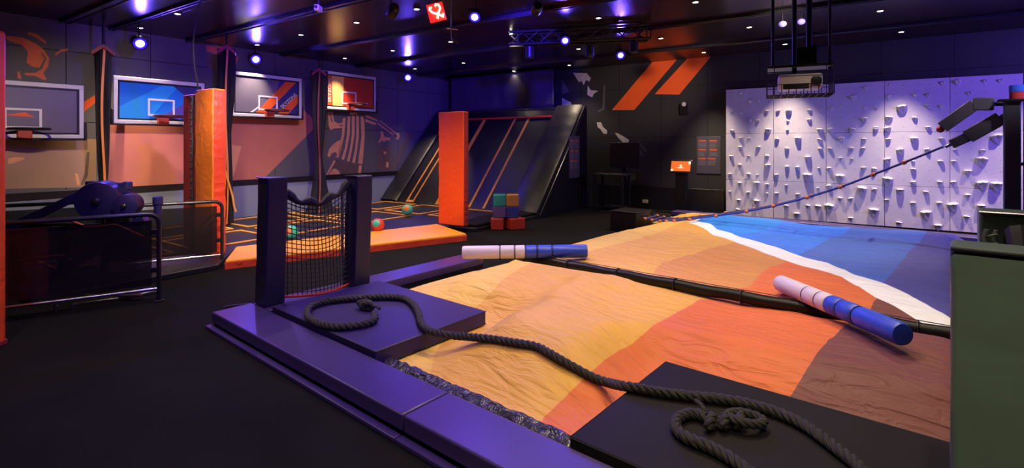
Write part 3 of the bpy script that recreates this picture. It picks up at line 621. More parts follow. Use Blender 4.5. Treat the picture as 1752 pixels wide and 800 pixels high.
# rope from ceiling to this pad
a0 = at(350, 2, 6.4)
t = thing('net_cable', frame(M2.translation.x, M2.translation.y, 2.35), 'thin dark blue cable curving from the ceiling down to the left padded pillar', 'cable')
e0 = V((-.10, .05, 0)); a1 = V((.20, -.35, CEIL-2.35))
MB().tube([e0.lerp(a1, i/12)+V((-.10*math.sin(i/12*math.pi), 0, 0)) for i in range(13)], .011, 6).build('cable', M_['net'], t)

# pillar at the left edge of the frame
q = at(13, 400, 4.1); t = thing('padded_pillar', frame(q.x-.25, q.y-.2, 0, 0), 'red padded pillar cut off by the left edge of the photo', 'padded pillar')
MB().box(-.25, .25, 0, .2, .0, 2.49).build('cover', M_['orange_red'], t, bevel=.03, seg=4)
MB().box(-.252, .252, -.003, .203, .0, .05).build('foot_band', M_['dull_red'], t, bevel=.01)

# gathered dividing nets with orange straps
def net_column(u, v0, v1, d, label, waist, rt=.16, rw=.055, rb=.2, strap='strap_orange', zb=.09):
    p = at(u, 300, d); z1 = at(u, v0, d).z; z0 = max(zb, at(u, v1, d).z) if v1 else zb
    t = thing('gathered_net', frame(p.x, p.y, z0), label, 'gathered net', 'gathered nets between the basketball bays')
    H = z1-z0; m = MB(); nz = 40; n = 28; vs = []; fs = []
    for i in range(nz+1):
        f = i/nz; z = H*f
        if f > waist: r = rw+(rt-rw)*min(1, ((f-waist)/(1-waist))*1.6)**.7
        else: r = rb+(rw-rb)*(f/max(waist, .01))**.6
        for k in range(n):
            a = 2*math.pi*k/n; rr_ = r*(1+.22*math.sin(a*5+f*2)+.10*math.sin(a*9-f*5)); vs.append(V((rr_*math.cos(a), rr_*math.sin(a)*.8, z)))
    for i in range(nz):
        for k in range(n): fs.append((i*n+k, i*n+(k+1) % n, (i+1)*n+(k+1) % n, (i+1)*n+k))
    fs += [tuple(range(n))[::-1], tuple(nz*n+k for k in range(n))]
    m.add(vs, fs); m.build('net_folds', M_['net'], t)
    m = MB(); toC = V((-p.x, -p.y, 0)).normalized(); side = V((-toC.y, toC.x, 0))
    vs = []; fs = []
    for i in range(nz+1):
        f = i/nz; z = H*f
        if f > waist: r = rw+(rt-rw)*min(1, ((f-waist)/(1-waist))*1.6)**.7
        else: r = rb+(rw-rb)*(f/max(waist, .01))**.6
        c = toC*(r*1.3+.01)+side*(.02*math.sin(f*7)); wd = .026 if f > .15 else .02
        for dd in (-1, 1): vs.append(c+side*wd*.6*dd+V((0, 0, z)))
        for dd in (1, -1): vs.append(c-toC*.006+side*wd*.6*dd+V((0, 0, z)))
    for i in range(nz):
        for k in range(4): fs.append((i*4+k, i*4+(k+1) % 4, (i+1)*4+(k+1) % 4, (i+1)*4+k))
    m.add(vs, fs); m.build('edge_strap', M_[strap], t)
    cp = MB(); cp.prism([(-.15, -.08), (-.02, .04), (.02, .04), (.15, -.08), (.14, -.13), (.0, -.01), (-.14, -.13)], .2, lambda a, b, h: V((0, 0, H+b))+side*a+toC*(h-.1+.14))
    cp.build('top_flap', M_['dull_red'], t)
    MB().cyl((0, 0, H), (0, 0, CEIL-z0), .02).build('hanger', M_['black_metal'], t)
    return t
net_column(177, 84, 0, 8.3, 'gathered black net with an orange strap left of the blue backboard', .30, .10, .05, .13)
net_column(388, 84, 0, 9.7, 'gathered dark net with a yellow strap left of the grey and orange backboard', .52, .13, .07, .10)
net_column(546, 122, 0, 11.4, 'gathered black net hanging left of the red backboard, narrow at its waist', .40, .15, .05, .27, 'dull_red')
# loose strap of the middle net
p = at(402, 362, 9.6)
t = thing('loose_strap', frame(p.x, p.y, .09), 'yellow orange strap trailing from the gathered net to the court deck', 'strap')
MB().tube([at(u, v, 9.5)-V((p.x, p.y, .09)) for u, v in ((384, 225), (386, 270), (385, 290), (391, 312), (398, 335), (401, 355), (404, 362))], .028, 6, flat=.4).build('strap', M_['yellow_web'], t)

# ------------------------------------------------------------------ backboards
def backboard(u0, u1, vt, vb, label, kind, off=.42, W=None, flip=False):
    ta, _ = wb(u0, 200, off); tb, _ = wb(u1, 200, off); um = (u0+u1)/2
    if W:
        t72 = wb(72, 200, off)[0]; W = 2*(t72+.21-tb); ta = tb+W
    W = ta-tb; tc_ = (ta+tb)/2
    pm = hitp(um, vt, RS(off, 0), ADIR); pb2 = hitp(um, vb, RS(off, 0), ADIR)
    if W and kind == 'plain': pm = hitp(78, vt, RS(off, 0), ADIR); pb2 = hitp(78, vb, RS(off, 0), ADIR)
    z1, z0 = pm.z, pb2.z; H = z1-z0
    t = thing('backboard', on_left(tc_, off, z0), label, 'basketball backboard', 'basketball backboards on the left wall')
    fr = MB(); e = .055
    fr.box(-W/2, W/2, -.03, .02, 0, e).box(-W/2, W/2, -.03, .02, H-e*1.2, H).box(-W/2, -W/2+e, -.03, .02, e, H-e*1.2).box(W/2-e, W/2, -.03, .02, e, H-e*1.2)
    fr.build('frame', M_['board_frame'], t, bevel=.006)
    MB().box(-W/2+e, W/2-e, -.010, .01, e, H-e*1.2).build('pane', M_[{'plain': 'ash', 'blue': 'blue_board', 'stripe': 'ash', 'red': 'red_paint'}[kind]], t, smooth=False)
    gk = MB(); g0 = .03; x0, x1, a0, a1 = -W/2+e, W/2-e, e, H-e*1.2
    gk.box(x0, x1, -.016, -.0105, a0, a0+g0).box(x0, x1, -.016, -.0105, a1-g0, a1).box(x0, x0+g0, -.016, -.0105, a0+g0, a1-g0).box(x1-g0, x1, -.016, -.0105, a0+g0, a1-g0); gk.build('pane_gasket', M_['black'], t)
    pd = MB(); pd.box(-W/2-.03, W/2+.03, -.05, .03, -.035, -.001).box(-W/2-.035, -W/2-.002, -.05, .03, -.03, H*.3).box(W/2+.002, W/2+.035, -.05, .03, -.03, H*.3); pd.build('edge_padding', M_['black'], t, bevel=.008)
    sq = MB(); sw, sh, zz = .21, .27, .17
    for (x0, x1, a0, a1) in ((-sw, sw, zz+sh-.03, zz+sh), (-sw, sw, zz-.03, zz), (-sw, -sw+.03, zz, zz+sh-.03), (sw-.03, sw, zz, zz+sh-.03)): sq.box(x0, x1, -.0165, -.0105, a0, a1)
    sq.build('shooting_square', M_['white_line'], t)
    def art(name, pts, mt, dd=.002):
        x0, x1, a0, a1 = -W/2+e, W/2-e, e, H-e*1.2
        q = [(x0+(x1-x0)*a, a0+(a1-a0)*b) for a, b in pts]
        MB().prism(q, dd, lambda x, z, h: V((x, -.010-h, z))).build(name, mt, t, smooth=False)
    if kind == 'blue':
        art('light_stripe', [(0, .30), (.55, 1), (.72, 1), (.34, .0), (0, .0)], M_['blue_light']); art('dark_triangle', [(.62, 1), (1, 1), (1, .0), (.72, 0), (.88, .55)], M_['navy_board'])
        art('mid_stripe', [(.40, 0), (1, .78), (1, .42), (.66, 0)], mat('violet_board', (.10, .08, .45), .35, nscale=3), .003)
    if kind == 'stripe':
        art('navy_field', [(.32, 0), (.62, .55), (.68, 1), (1, 1), (1, 0)], M_['navy_board']); art('orange_stripe', [(.30, 0), (.78, .96), (.95, .96), (.50, .08), (.46, 0)], M_['orange_paint'], .003)
        art('lower_orange_stripe', [(.62, 0), (.66, .06), (.98, .62), (.98, .36), (.80, 0)], M_['orange_paint'], .003)
        art('pale_reflection_line', [(.20, 0), (.36, .22), (.38, .20), (.24, 0)], M_['white_line'], .003)
        text_part('lettering', 'SKYZONE', .105, M_['white_line'], t, Matrix.Translation((W*.305, -.016, H*.42)) @ Matrix.Rotation(math.radians(-42), 4, 'Y') @ Matrix.Rotation(math.pi/2, 4, 'X'), .001)
    if kind == 'red':
        art('orange_band', [(0, 0), (.16, 0), (.16, 1), (0, 1)], M_['orange_paint'], .003); art('pale_band', [(.19, 0), (.38, 0), (.40, 1), (.17, 1)], M_['yellow_paint'], .003)
        text_part('lettering', 'SKYZONE', .125, M_['white_line'], t, Matrix.Translation((-W/2+e+.20*1.0, -.016, H*.5)) @ Matrix.Rotation(math.radians(-90), 4, 'Y') @ Matrix.Rotation(math.pi/2, 4, 'X'), .001)
    if kind == 'plain':
        art('orange_patch', [(.34, .38), (.52, .46), (.56, .40), (.60, .36)], M_['orange_paint'], .003); 
    br = MB(); br.box(-.08, .08, -.12, -.0105, -.01, .115); br.build('bracket', M_['bracket'], t, bevel=.008)
    rm = MB(); rm.tube([V((.225*math.sin(a), -.335-.225*math.cos(a), .13)) for a in [2*math.pi*i/32 for i in range(32)]], .018, 8, closed=True); rm.box(-.10, .10, -.12, -.10, .105, .135); rm.build('rim', M_['rim'] if kind != 'plain' else M_['black_metal'], t)
    sp_ = MB()
    for sx in (-.3, .3): sp_.box(sx*W-.03, sx*W+.03, .02, off-.02, H*.3, H*.3+.06); sp_.box(sx*W-.03, sx*W+.03, .02, off-.02, H*.75, H*.75+.06)
    sp_.build('wall_struts', M_['black_metal'], t)
    if kind == 'stripe': MB().box(-.03, .03, -.035, -.0305, H-.085, H-.05).build('green_sticker', M_['teal_ball'], t)
    return t
backboard(13, 143, 142, 236, 'grey backboard with a white square, leftmost of the four', 'plain', W=1.75)
backboard(194, 349, 136, 212, 'blue basketball backboard in a white frame, partly behind the orange pillar', 'blue')
backboard(395, 515, 128, 200, 'grey and navy backboard crossed by an orange stripe with white lettering', 'stripe')
backboard(547, 642, 126, 188, 'red backboard with a pale vertical band and white lettering', 'red')

# ------------------------------------------------------------------ sloping trampoline wall at the far end
SL0, SL1, TT0, TT1, ZT = .06, 4.95, 2.93, .74, 2.5
sn = V((0, -(ZT-DECK), TT0-TT1)).normalized()     # outward normal of the slope in room frame
def slp(s, f, h=0): return V((s, -(TT0+(TT1-TT0)*f), DECK+(ZT-DECK)*f))+V((0, sn.y, sn.z))*h
t = thing('trampoline_slope', ROOM, 'tall sloping black trampoline wall with orange lines at the far end of the court', 'sloping trampoline')
MB().hexa([slp(.65, 0, -.10), slp(4.2, 0, -.10), slp(4.2, 0, 0), slp(.65, 0, 0)], [slp(.65, 1, -.10), slp(4.2, 1, -.10), slp(4.2, .985, 0), slp(.65, .985, 0)]).build('bed', M_['slope_bed'], t)
def slab(s0, s1, f0, f1, h0, h1): 
    return [slp(s0, f0, h0), slp(s1, f0, h0), slp(s1, f0, h1), slp(s0, f0, h1)], [slp(s0, f1, h0), slp(s1, f1, h0), slp(s1, f1, h1), slp(s0, f1, h1)]
def seg_slab(s0, s1, h1):
    m = MB(); n = 24; vs = []; fs = []
    for i in range(n+1):
        f = i/n; k = .008*math.sin(i*2.1)
        vs += [slp(s0, f, -.1), slp(s0, f, h1*.7), slp(s0+.05, f, h1+k), slp((s0+s1)/2, f, h1+.015+k), slp(s1-.05, f, h1+k), slp(s1, f, h1*.7), slp(s1, f, -.1)]
    for i in range(n):
        for k in range(7): fs.append((i*7+k, i*7+(k+1) % 7, (i+1)*7+(k+1) % 7, (i+1)*7+k))
    fs += [tuple(range(7))[::-1], tuple(n*7+k for k in range(7))]
    return m.add(vs, fs)
seg_slab(.06, .68, .09).build('left_side_pad', M_['black_vinyl'], t)
seg_slab(4.2, SL1, .09).build('right_side_pad', M_['black_vinyl'], t)
def slope_line(u0, v0, u1, v1, wd=.055):
    out = []
    n = (ROOM.to_3x3() @ sn); p0_ = ROOM @ slp(0, 0)
    for (u, v) in ((u0, v0), (u1, v1)):
        p = ROOM.inverted() @ hitp(u, v, p0_, n); out.append((p.x, (p.z-DECK)/(ZT-DECK)))
    return out
for (a, b, c_, d_) in ((873, 214, 805, 357), (896, 215, 828, 361), (818, 213, 752, 350)):
    (s0, f0), (s1, f1) = slope_line(a, b, c_, d_); s_m = (s0+s1)/2
    MB().hexa(*slab(s_m-.03, s_m+.03, .01, .90, .001, .012)).build('orange_line', M_['yellow_web'], t)
for s_m in (.98, 1.20, 2.05): MB().hexa(*slab(s_m-.025, s_m+.025, .01, .90, .001, .012)).build('orange_line', M_['yellow_web'], t)
for (s0, s1) in ((1.0, 1.2), (2.07, 2.3)): MB().hexa(*slab(s0, s1, .01, .03, .001, .012)).build('orange_line', M_['yellow_web'], t)
MB().tube([slp(.68+i*.22, .90, .03) for i in range(17)], .026, 8).build('red_top_roll', M_['red_strap'], t)
MB().box(.06, SL1, -TT1+.0, -TT1+.12, ZT-.16, ZT+.02).build('top_pad', M_['black_vinyl'], t, bevel=.02)
sd = MB(); sd.prism([(TT0+.02, .0), (TT1-.05, .0), (TT1-.05, ZT+.02), (TT1+.05, ZT+.02)], .06, lambda a, z, h: V((SL1+.002+h, -a, z))); sd.build('side_panel', M_['mat_vinyl'], t, bevel=.01)
MB().tube([V((SL1+.065, -(TT0+.0+(TT1-TT0)*f), DECK+(ZT-DECK)*f)) for f in (0, .5, 1)], .016, 6).build('edge_piping', M_['metal'], t)
MB().box(SL1+.0, SL1+.9, -TT1-.0, -TT1+.06, 0, ZT).build('back_panel', M_['mat_vinyl'], t, bevel=.01) if False else None
# low apron along its foot
MB().prism([(4.25, 2.95), (4.9, 2.95), (4.9, 4.9), (4.35, 5.1)], .06, lambda a, b, h: V((a, -b, DECK+.001+h))).build('apron_pad', M_['mat_vinyl'], None, M=ROOM, bevel=.02)
tag(bpy.data.objects['apron_pad'], 'low dark apron pad at the right foot of the sloping trampoline wall', 'pad')
# poster on its side
pp_ = ROOM @ V((SL1+.066, -1.38, 1.28))
poster(frame(pp_.x, pp_.y, pp_.z, A_ANG+math.pi/2), .52, 1.0, 'dark rules poster on the end panel of the sloping trampoline wall')
# blue lit net above the slope
t = thing('safety_net', ROOM, 'tall dark net lit blue above the sloping trampoline wall', 'net curtain')
cz = MB(); n = 80; vs = []; fs = []
for i in range(n+1):
    s = .50+(4.02-.50)*i/n
    for j in range(9):
        z = ZT+.03+(CEIL-.05-ZT-.03)*j/8; vs.append(V((s, -TT1+.10+.006*math.sin(i*.35)+.03*noise.noise(V((s*3, z*2, 0))), z)))
for i in range(n):
    for j in range(8): fs.append((i*9+j, (i+1)*9+j, (i+1)*9+j+1, i*9+j+1))
cz.add(vs, fs); o = cz.build('net_sheet', M_['curtain'], t, fix=False); sol = o.modifiers.new('thick', 'SOLIDIFY'); sol.thickness = .006
MB().cyl((.3, -TT1+.10, CEIL-.04), (4.1, -TT1+.10, CEIL-.04), .02).build('curtain_rail', M_['black_metal'], t)

# ------------------------------------------------------------------ balls on the court
def ball(u, v, r, m, label, stripe):
    p = fl(u, v, DECK+.03+r); 
    t = thing('dodgeball', frame(p.x, p.y, DECK+.022), label, 'ball')
    MB().sphere((0, 0, r), r, 28, 18).build('ball_body', m, t)
    Rb = Matrix.Translation((0, 0, r)) @ Matrix.Rotation(1.1, 4, 'X')
    MB().lathe([(r*.55, r*.84), (r*.4, r*.925), (r*.2, r*.985), (.004, r*1.006)], Rb).build('valve_patch', stripe, t)
ball(697, 358, .115, M_['teal_ball'], 'teal ball on the court before the slope', M_['rung'])
ball(646, 384, .115, M_['red_ball'], 'red and green ball half hidden behind the right goal post', M_['teal_ball'])
ball(497, 397, .115, M_['teal_ball'], 'teal ball with an orange patch seen through the goal net', M_['rung'])

# ------------------------------------------------------------------ foam cubes
def cube(u, v, lvl, ang, m, label, wdt=.235):
    p = fl(u, v, 0); t = thing('foam_block', frame(p.x, p.y, lvl*.215, ang), label, 'foam block', 'stacked foam blocks on the carpet')
    MB().box(-wdt/2, wdt/2, -wdt/2, wdt/2, 0, .2145).build('foam_cover', m, t, bevel=.018, seg=3)
cube(851, 392, 0, .0, M_['red_foam'], 'red foam block, bottom of the left stack')
cube(880, 391, 0, .5, M_['red_foam'], 'turned red foam block, bottom of the right stack', .30)
cube(854, 391, 1, .05, M_['purple_foam'], 'purple foam block, middle of the left stack')
cube(877, 391, 1, -.05, M_['blue_foam'], 'blue foam block, middle of the right stack')
cube(854.5, 391, 2, .03, M_['teal'], 'green foam block, top of the left stack')
cube(877, 391, 2, -.03, M_['tan_foam'], 'mustard foam block, top of the right stack')

# ------------------------------------------------------------------ railings with smoked panels
def railing(p0, p1, H, label, post2=False):
    p0, p1 = V(p0), V(p1); L_ = (p1-p0).length; a = math.atan2((p1-p0).y, (p1-p0).x)
    t = thing('tube_railing', frame(p0.x, p0.y, 0, a), label, 'railing', 'tube railings with smoked panels')
    r = .022; m = MB(); R = .09
    path = [V((0, 0, H))]+[V((L_-R, 0, H))]+[V((L_-R+R*math.sin(q), 0, H-R+R*math.cos(q))) for q in [math.pi/2*i/6 for i in range(1, 7)]]+[V((L_, 0, .03))]
    m.tube(path, r, 12); m.build('top_rail', M_['metal'], t)
    MB().tube([V((0, 0, .13)), V((L_, 0, .13))], r*.7, 10).build('bottom_rail', M_['chrome'], t)
    MB().box(.04, L_-.06, -.004, .004, .17, H-.06).build('smoked_panel', M_['tinted'], t)
    for z in (.3, H-.2): MB().box(L_-.07, L_-.01, -.02, .02, z, z+.05).build('panel_clamp', M_['black_metal'], t, bevel=.004)
    MB().lathe([(.05, 0), (.05, .012), (.024, .02), (.024, .03)], Matrix.Translation((L_, 0, 0))).build('foot_plate', M_['black_metal'], t)
    MB().cyl((.02, 0, 0), (.02, 0, H), r).build('inner_post', M_['metal'], t)
e = fl(272, 515); q = V((.85, .53, 0))
railing(e-q*1.6, e, .885, 'nearest tube railing with a smoked panel, left of the carpet')
e2 = fl(380, 452); railing(e2-q*1.25, e2, .835, 'tube railing with a smoked panel in front of the orange pillar')
e3 = fl(296, 446); railing(V((-6.3, 5.9, 0)), V((-4.95, 6.75, 0)), .86, 'far tube railing behind the purple sweeping machine')

# ------------------------------------------------------------------ sweeper machine behind the railing
p = V((-5.0, 5.9, 0)); Mm = frame(p.x, p.y, 0, 0)
t = thing('sweeper_machine', Mm, 'dark purple machine with round motor drums and slanting arms behind the railing', 'machine')
def mp(u, v, d): return at(u, v, d)-p
def drum(u, v, d, r, w_, nm):
    c = mp(u, v, d); ax = V((.35, -.94, 0)); 
    M0 = Matrix.Translation(c) @ ax.to_track_quat('Z', 'Y').to_matrix().to_4x4()
    MB().lathe([(r*.9, -w_), (r, -w_+.02), (r, -.03), (r*.97, 0), (r*.6, .01), (r*.25, .012)], M0, 32).build(nm, M_['machine'], t)
    MB().lathe([(r*.2, .012), (r*.2, .04), (r*.1, .05)], M0, 16).build('hub', M_['metal'], t)
drum(165, 344, 5.9, .22, .30, 'motor_drum')
drum(213, 352, 5.9, .13, .25, 'small_drum')
m = MB()
m.bar(mp(-10, 402, 5.6), mp(140, 332, 5.9), .08, .09); m.build('upper_arm', M_['machine'], t, bevel=.01)
m = MB(); m.bar(mp(40, 505, 5.7), mp(250, 372, 5.9), .09, .10); m.build('lower_arm', M_['machine'], t, bevel=.01)
m = MB(); m.bar(mp(150, 318, 6.2), mp(222, 322, 6.2), .10, .12); m.build('cross_beam', M_['machine'], t, bevel=.01)
for (u, v0, v1, d) in ((218, 308, 345, 6.2), (270, 334, 372, 5.95)):
    MB().lathe([(.04, 0), (.04, .10), (.052, .11), (.052, .19), (.03, .2)], Matrix.Translation(mp(u, (v0+v1)/2+12, d))).build('bollard', M_['machine'], t)
fr = MB()
for x in (-1.05, -.5, .0):
    fr.box(x, x+.06, -.25, -.19, 0, .62); fr.box(x, x+.06, .35, .41, 0, .62)
fr.box(-1.1, .1, -.26, -.18, .55, .62); fr.box(-1.1, .1, .34, .42, .55, .62); fr.box(-1.1, .1, -.26, -.18, .0, .05); fr.box(-1.1, -1.02, -.2, .4, .55, .62); fr.box(.02, .1, -.2, .4, .55, .62)
fr.build('base_frame', M_['black_metal'], t, bevel=.006)
MB().tube([mp(110, 372, 5.5), mp(150, 388, 5.5), mp(200, 384, 5.5), mp(245, 404, 5.6)], .010, 6).build('orange_cable', M_['rung'], t)
MB().tube([mp(30, 445, 5.5), mp(62, 440, 5.5), mp(110, 436, 5.5)], .010, 6).build('orange_cable', M_['rung'], t)
# low bright frame seen under the railing
p = fl(190, 520); t = thing('floor_frame', frame(p.x, p.y, 0, math.atan2(.53, .85)), 'pale low metal frame on the floor behind the nearest railing', 'frame')
m = MB(); m.bar((-.25, .25, .06), (.25, .02, .04), .05, .03); m.bar((.0, .1, .02), (.36, .22, .02), .06, .03); m.bar((-.3, .1, .02), (.1, .12, .02), .05, .03); m.build('rails', M_['chrome'], t, bevel=.004)
for x in (-.42, -.3): MB().lathe([(.02, 0), (.02, .05), (.012, .055)], Matrix.Translation((x, .02, 0))).build('floor_bolt', M_['chrome'], t)
# ------------------------------------------------------------------ inflated bag with a printed cover
BA0, BA1, BB0, BB1 = .46, 8.95, .50, 5.30          # extents: away (a), across (b)
BZ = .13                                          # border top
def sst(x): x = max(0, min(1, x)); return x*x*(3-2*x)
def rectd(b, a, b0, b1, a0, a1): return math.hypot(max(b0-b, 0, b-b1), max(a0-a, 0, a-a1))
RDG = (.06, .998)
def bagh(b, a):
    e = min((b-BB0)/.75, (BB1-b)/.45, (a-BA0)/.9, (BA1-a)/.9); h = .055+.19*sst(e)
    h += .07*noise.noise(V((a*.62+3, b*.75, 1)))*sst(e*1.5)
    # soft folds running across
    x = a*.9+.5*b+.8*noise.noise(V((a*.5, b*.5, 5)))
    h += .020*(1-abs(noise.noise(V((x*1.6, b*.35-a*.15, 8)))*2))*sst(e*2)
    f = noise.noise(V((a*4.2+b*2.2, b*.9-a*.5, 2))); g_ = noise.noise(V((a*1.1, b*1.1, 12)))
    h += .013*(1-abs(f)*2.4)*sst(e*2)*max(0, g_*1.6+.35)
    f2 = noise.noise(V((a*9+b*5, b*2.4-a*1.2, 4))); h += .006*(1-abs(f2)*2.2)*sst(e*3)*max(0, g_*2+.4)
    # one long soft fold from the near left towards the beam
    t_ = ((b-2.2)*RDG[0]+(a-.8)*RDG[1]); s_ = (-(b-2.2)*RDG[1]+(a-.8)*RDG[0])+.10*math.sin(t_*2.6)
    wv = sst(t_/.5)*sst((2.3-t_)/.9); h += .055*wv*math.exp(-(s_/(.34 if s_ < 0 else .13))**2)
    h -= .085*math.exp(-((a-3.11)/.22)**2)
    for (b0, b1) in ((-.1, 1.9), (3.42, 5.6)):
        d = rectd(b, a, b0, b1, .3, 1.52); k = sst(d/.55); h = .040*(1-k)+h*k
    return max(.01, h)
def on_bag(u, v):
    h = .2
    for _ in range(8):
        p = fl(u, v, h); b, a = to_pit(p); h = h*.5+.5*bagh(min(max(b, BB0), BB1), min(max(a, BA0), BA1))
    return b, a, h
bag_m = bpy.data.materials.new('printed_bag_cover'); bag_m.use_nodes = True
nt = bag_m.node_tree; N = nt.nodes; L = nt.links; pb = N['Principled BSDF']; pb.inputs['Roughness'].default_value = .55; pb.inputs['Specular IOR Level'].default_value = .35
pb.inputs['Sheen Weight'].default_value = .15
tc = N.new('ShaderNodeTexCoord'); sp = N.new('ShaderNodeSeparateXYZ'); L.new(tc.outputs['Object'], sp.inputs[0])
def mth(op, a, b=None):
    n = N.new('ShaderNodeMath'); n.operation = op
    for i, x in enumerate((a, b)):
        if x is None: continue
        if isinstance(x, (int, float)): n.inputs[i].default_value = x
        else: L.new(x, n.inputs[i])
    return n.outputs[0]
AX = mth('DIVIDE', sp.outputs['Y'], 10.0)
def beyond(pix, pre=None, post=None):
    """mask of the cover lying across (b) from a printed edge; the edge is measured on the bag"""
    pts = sorted((a, b) for b, a, h in [on_bag(u, v) for u, v in pix])
    cl = [pts[0]]
    for p in pts[1:]:
        if p[0]-cl[-1][0] > .02: cl.append(p)
    pts = cl
    if pre is not None: pts = [(0, pre)]+pts
    if post is not None: pts = pts+[(10, post)]
    n = N.new('ShaderNodeFloatCurve'); c = n.mapping.curves[0]; n.mapping.use_clip = False
    P_ = [(a/10, b/10) for a, b in pts]
    if P_[0][0] > .001: P_ = [(0, P_[0][1])]+P_
    if P_[-1][0] < .999: P_ = P_+[(1, P_[-1][1])]
    c.points[0].location = P_[0]; c.points[1].location = P_[-1]
    for q in P_[1:-1]: c.points.new(*q)
    for q in c.points: q.handle_type = 'VECTOR'
    n.mapping.update(); L.new(AX, n.inputs['Value'])
    return mth('GREATER_THAN', sp.outputs['X'], mth('MULTIPLY', n.outputs[0], 10.0))
def paint(prev, m, col):
    x = N.new('ShaderNodeMix'); x.data_type = 'RGBA'; L.new(m, x.inputs['Factor'])
    if isinstance(prev, tuple): x.inputs['A'].default_value = (*prev, 1)
    else: L.new(prev, x.inputs['A'])
    x.inputs['B'].default_value = (*col, 1); return x.outputs['Result']
SAND = (.70, .37, .050); SAND2 = (.58, .25, .055); ORANGE = (.64, .140, .024); BROWN = (.155, .040, .034)
c = paint((.78, .50, .085), beyond([(735,645),(745,600),(790,540),(850,490),(930,448),(1000,432),(1100,405),(1140,392)], pre=2.0, post=.9), SAND)
farside = mth('GREATER_THAN', sp.outputs['Y'], 3.11)
m = mth('MULTIPLY', beyond([(1118,466),(1134,448),(1178,436),(1215,424),(1250,416)]), farside); c = paint(c, m, SAND2)
c = paint(c, beyond([(931,712),(1007,640),(1060,598),(1113,560),(1185,520),(1215,507),(1284,490),(1299,471),(1306,464),(1340,449),(1352,442)], pre=3.35, post=9), ORANGE)
c = paint(c, beyond([(1349,682),(1368,652),(1392,614),(1415,584),(1443,559),(1490,527),(1499,511)], pre=4.75, post=9), BROWN)
lowE = [(1174,380),(1204,390),(1220,402),(1240,407),(1266,417),(1302,430),(1330,440),(1370,454),(1400,461),(1422,468),(1460,486),(1497,508),(1535,526),(1565,545)]
upE = [(1190,378),(1214,382),(1226,392),(1250,398),(1268,406),(1306,416),(1338,426),(1370,438),(1415,449),(1460,469),(1516,486),(1557,505),(1591,524),(1625,543)]
MW = beyond(lowE, pre=9); MU = beyond(upE, pre=9)
c = paint(c, MW, (.86, .92, 1.0))
for (pix, post, col) in ((None, None, (.012, .25, .95)), ([(1364,372),(1321,392),(1265,402)], None, (.025, .20, .95)), ([(1479,379),(1445,400),(1385,426),(1370,435)], None, (.045, .14, .60)), ([(1606,392),(1565,422),(1535,456),(1514,482)], None, (.06, .065, .34))):
    mk = MU if pix is None else mth('MULTIPLY', MU, beyond(pix)); c = paint(c, mk, col)
nz = N.new('ShaderNodeTexNoise'); nz.inputs['Scale'].default_value = 1.6; nz.inputs['Detail'].default_value = 5; L.new(tc.outputs['Object'], nz.inputs['Vector'])
hs = N.new('ShaderNodeHueSaturation'); L.new(c, hs.inputs['Color']); mr = N.new('ShaderNodeMapRange'); L.new(nz.outputs['Fac'], mr.inputs['Value']); mr.inputs['To Min'].default_value = .88; mr.inputs['To Max'].default_value = 1.12; L.new(mr.outputs[0], hs.inputs['Value'])
L.new(hs.outputs[0], pb.inputs['Base Color'])
mpn = N.new('ShaderNodeMapping'); mpn.inputs['Scale'].default_value = (2.2, 7, 3); mpn.inputs['Rotation'].default_value = (0, 0, .35); L.new(tc.outputs['Object'], mpn.inputs['Vector'])
n1 = N.new('ShaderNodeTexNoise'); n1.inputs['Scale'].default_value = 1.4; n1.inputs['Detail'].default_value = 5; n1.inputs['Distortion'].default_value = .9; L.new(mpn.outputs[0], n1.inputs['Vector'])
b1 = N.new('ShaderNodeBump'); b1.inputs['Strength'].default_value = .9; b1.inputs['Distance'].default_value = .045; L.new(n1.outputs['Fac'], b1.inputs['Height']); L.new(b1.outputs[0], pb.inputs['Normal'])
na, nb = 360, 200; vs = []; fs = []
for i in range(na+1):
    f = i/na; a = BA0+(BA1-BA0)*(f*.35+.65*f*f) if False else BA0+(BA1-BA0)*f**1.25
    for j in range(nb+1):
        bl_ = BB0+.50*sst((a-6.0)/.35)*sst((7.75-a)/.35); b = bl_+(BB1-bl_)*j/nb; vs.append(V((b, a, bagh(b, a))))
for i in range(na):
    for j in range(nb): k = i*(nb+1)+j; fs.append((k, k+1, k+nb+2, k+nb+1))
# skirt down to the floor all round
ring = [j for j in range(nb+1)]+[(i*(nb+1)+nb) for i in range(1, na+1)]+[na*(nb+1)+j for j in range(nb-1, -1, -1)]+[i*(nb+1) for i in range(na-1, 0, -1)]
base = len(vs)
for r_ in ring: vs.append(V((vs[r_].x, vs[r_].y, .002)))
n_ = len(ring)
for q in range(n_): fs.append((ring[q], base+q, base+(q+1) % n_, ring[(q+1) % n_]))
o = MB().add(vs, fs).build('inflated_bag', bag_m, M=PIT, fix=False)
for p_ in o.data.polygons: p_.use_smooth = True
tag(o, 'big inflated landing bag printed in sand, orange and brown with a white line and blues', 'inflatable bag')
# crinkled black skirt between the bag and the near border
vs = []; fs = []; n1_, m1_ = 120, 10
for i in range(n1_+1):
    b = 1.84+(3.50-1.84)*i/n1_
    for j in range(m1_+1):
        a = .352+.145*j/m1_; z = .035+.05*sst(j/m1_)+.014*noise.noise(V((b*9, a*22, 1)))+.010*noise.noise(V((b*22, a*40, 3)))
        if j == 0: z = .03
        vs.append(V((b, a, z)))
for i in range(n1_):
    for j in range(m1_): k = i*(m1_+1)+j; fs.append((k, k+m1_+1, k+m1_+2, k+1))
o = MB().add(vs, fs).build('crinkled_skirt', M_['wrinkled'], M=PIT, fix=False)
sol = o.modifiers.new('thick', 'SOLIDIFY'); sol.thickness = .01; sol.offset = -1
tag(o, 'crinkled black plastic skirt between the purple border and the bag edge', 'skirt')
for p_ in o.data.polygons: p_.use_smooth = True

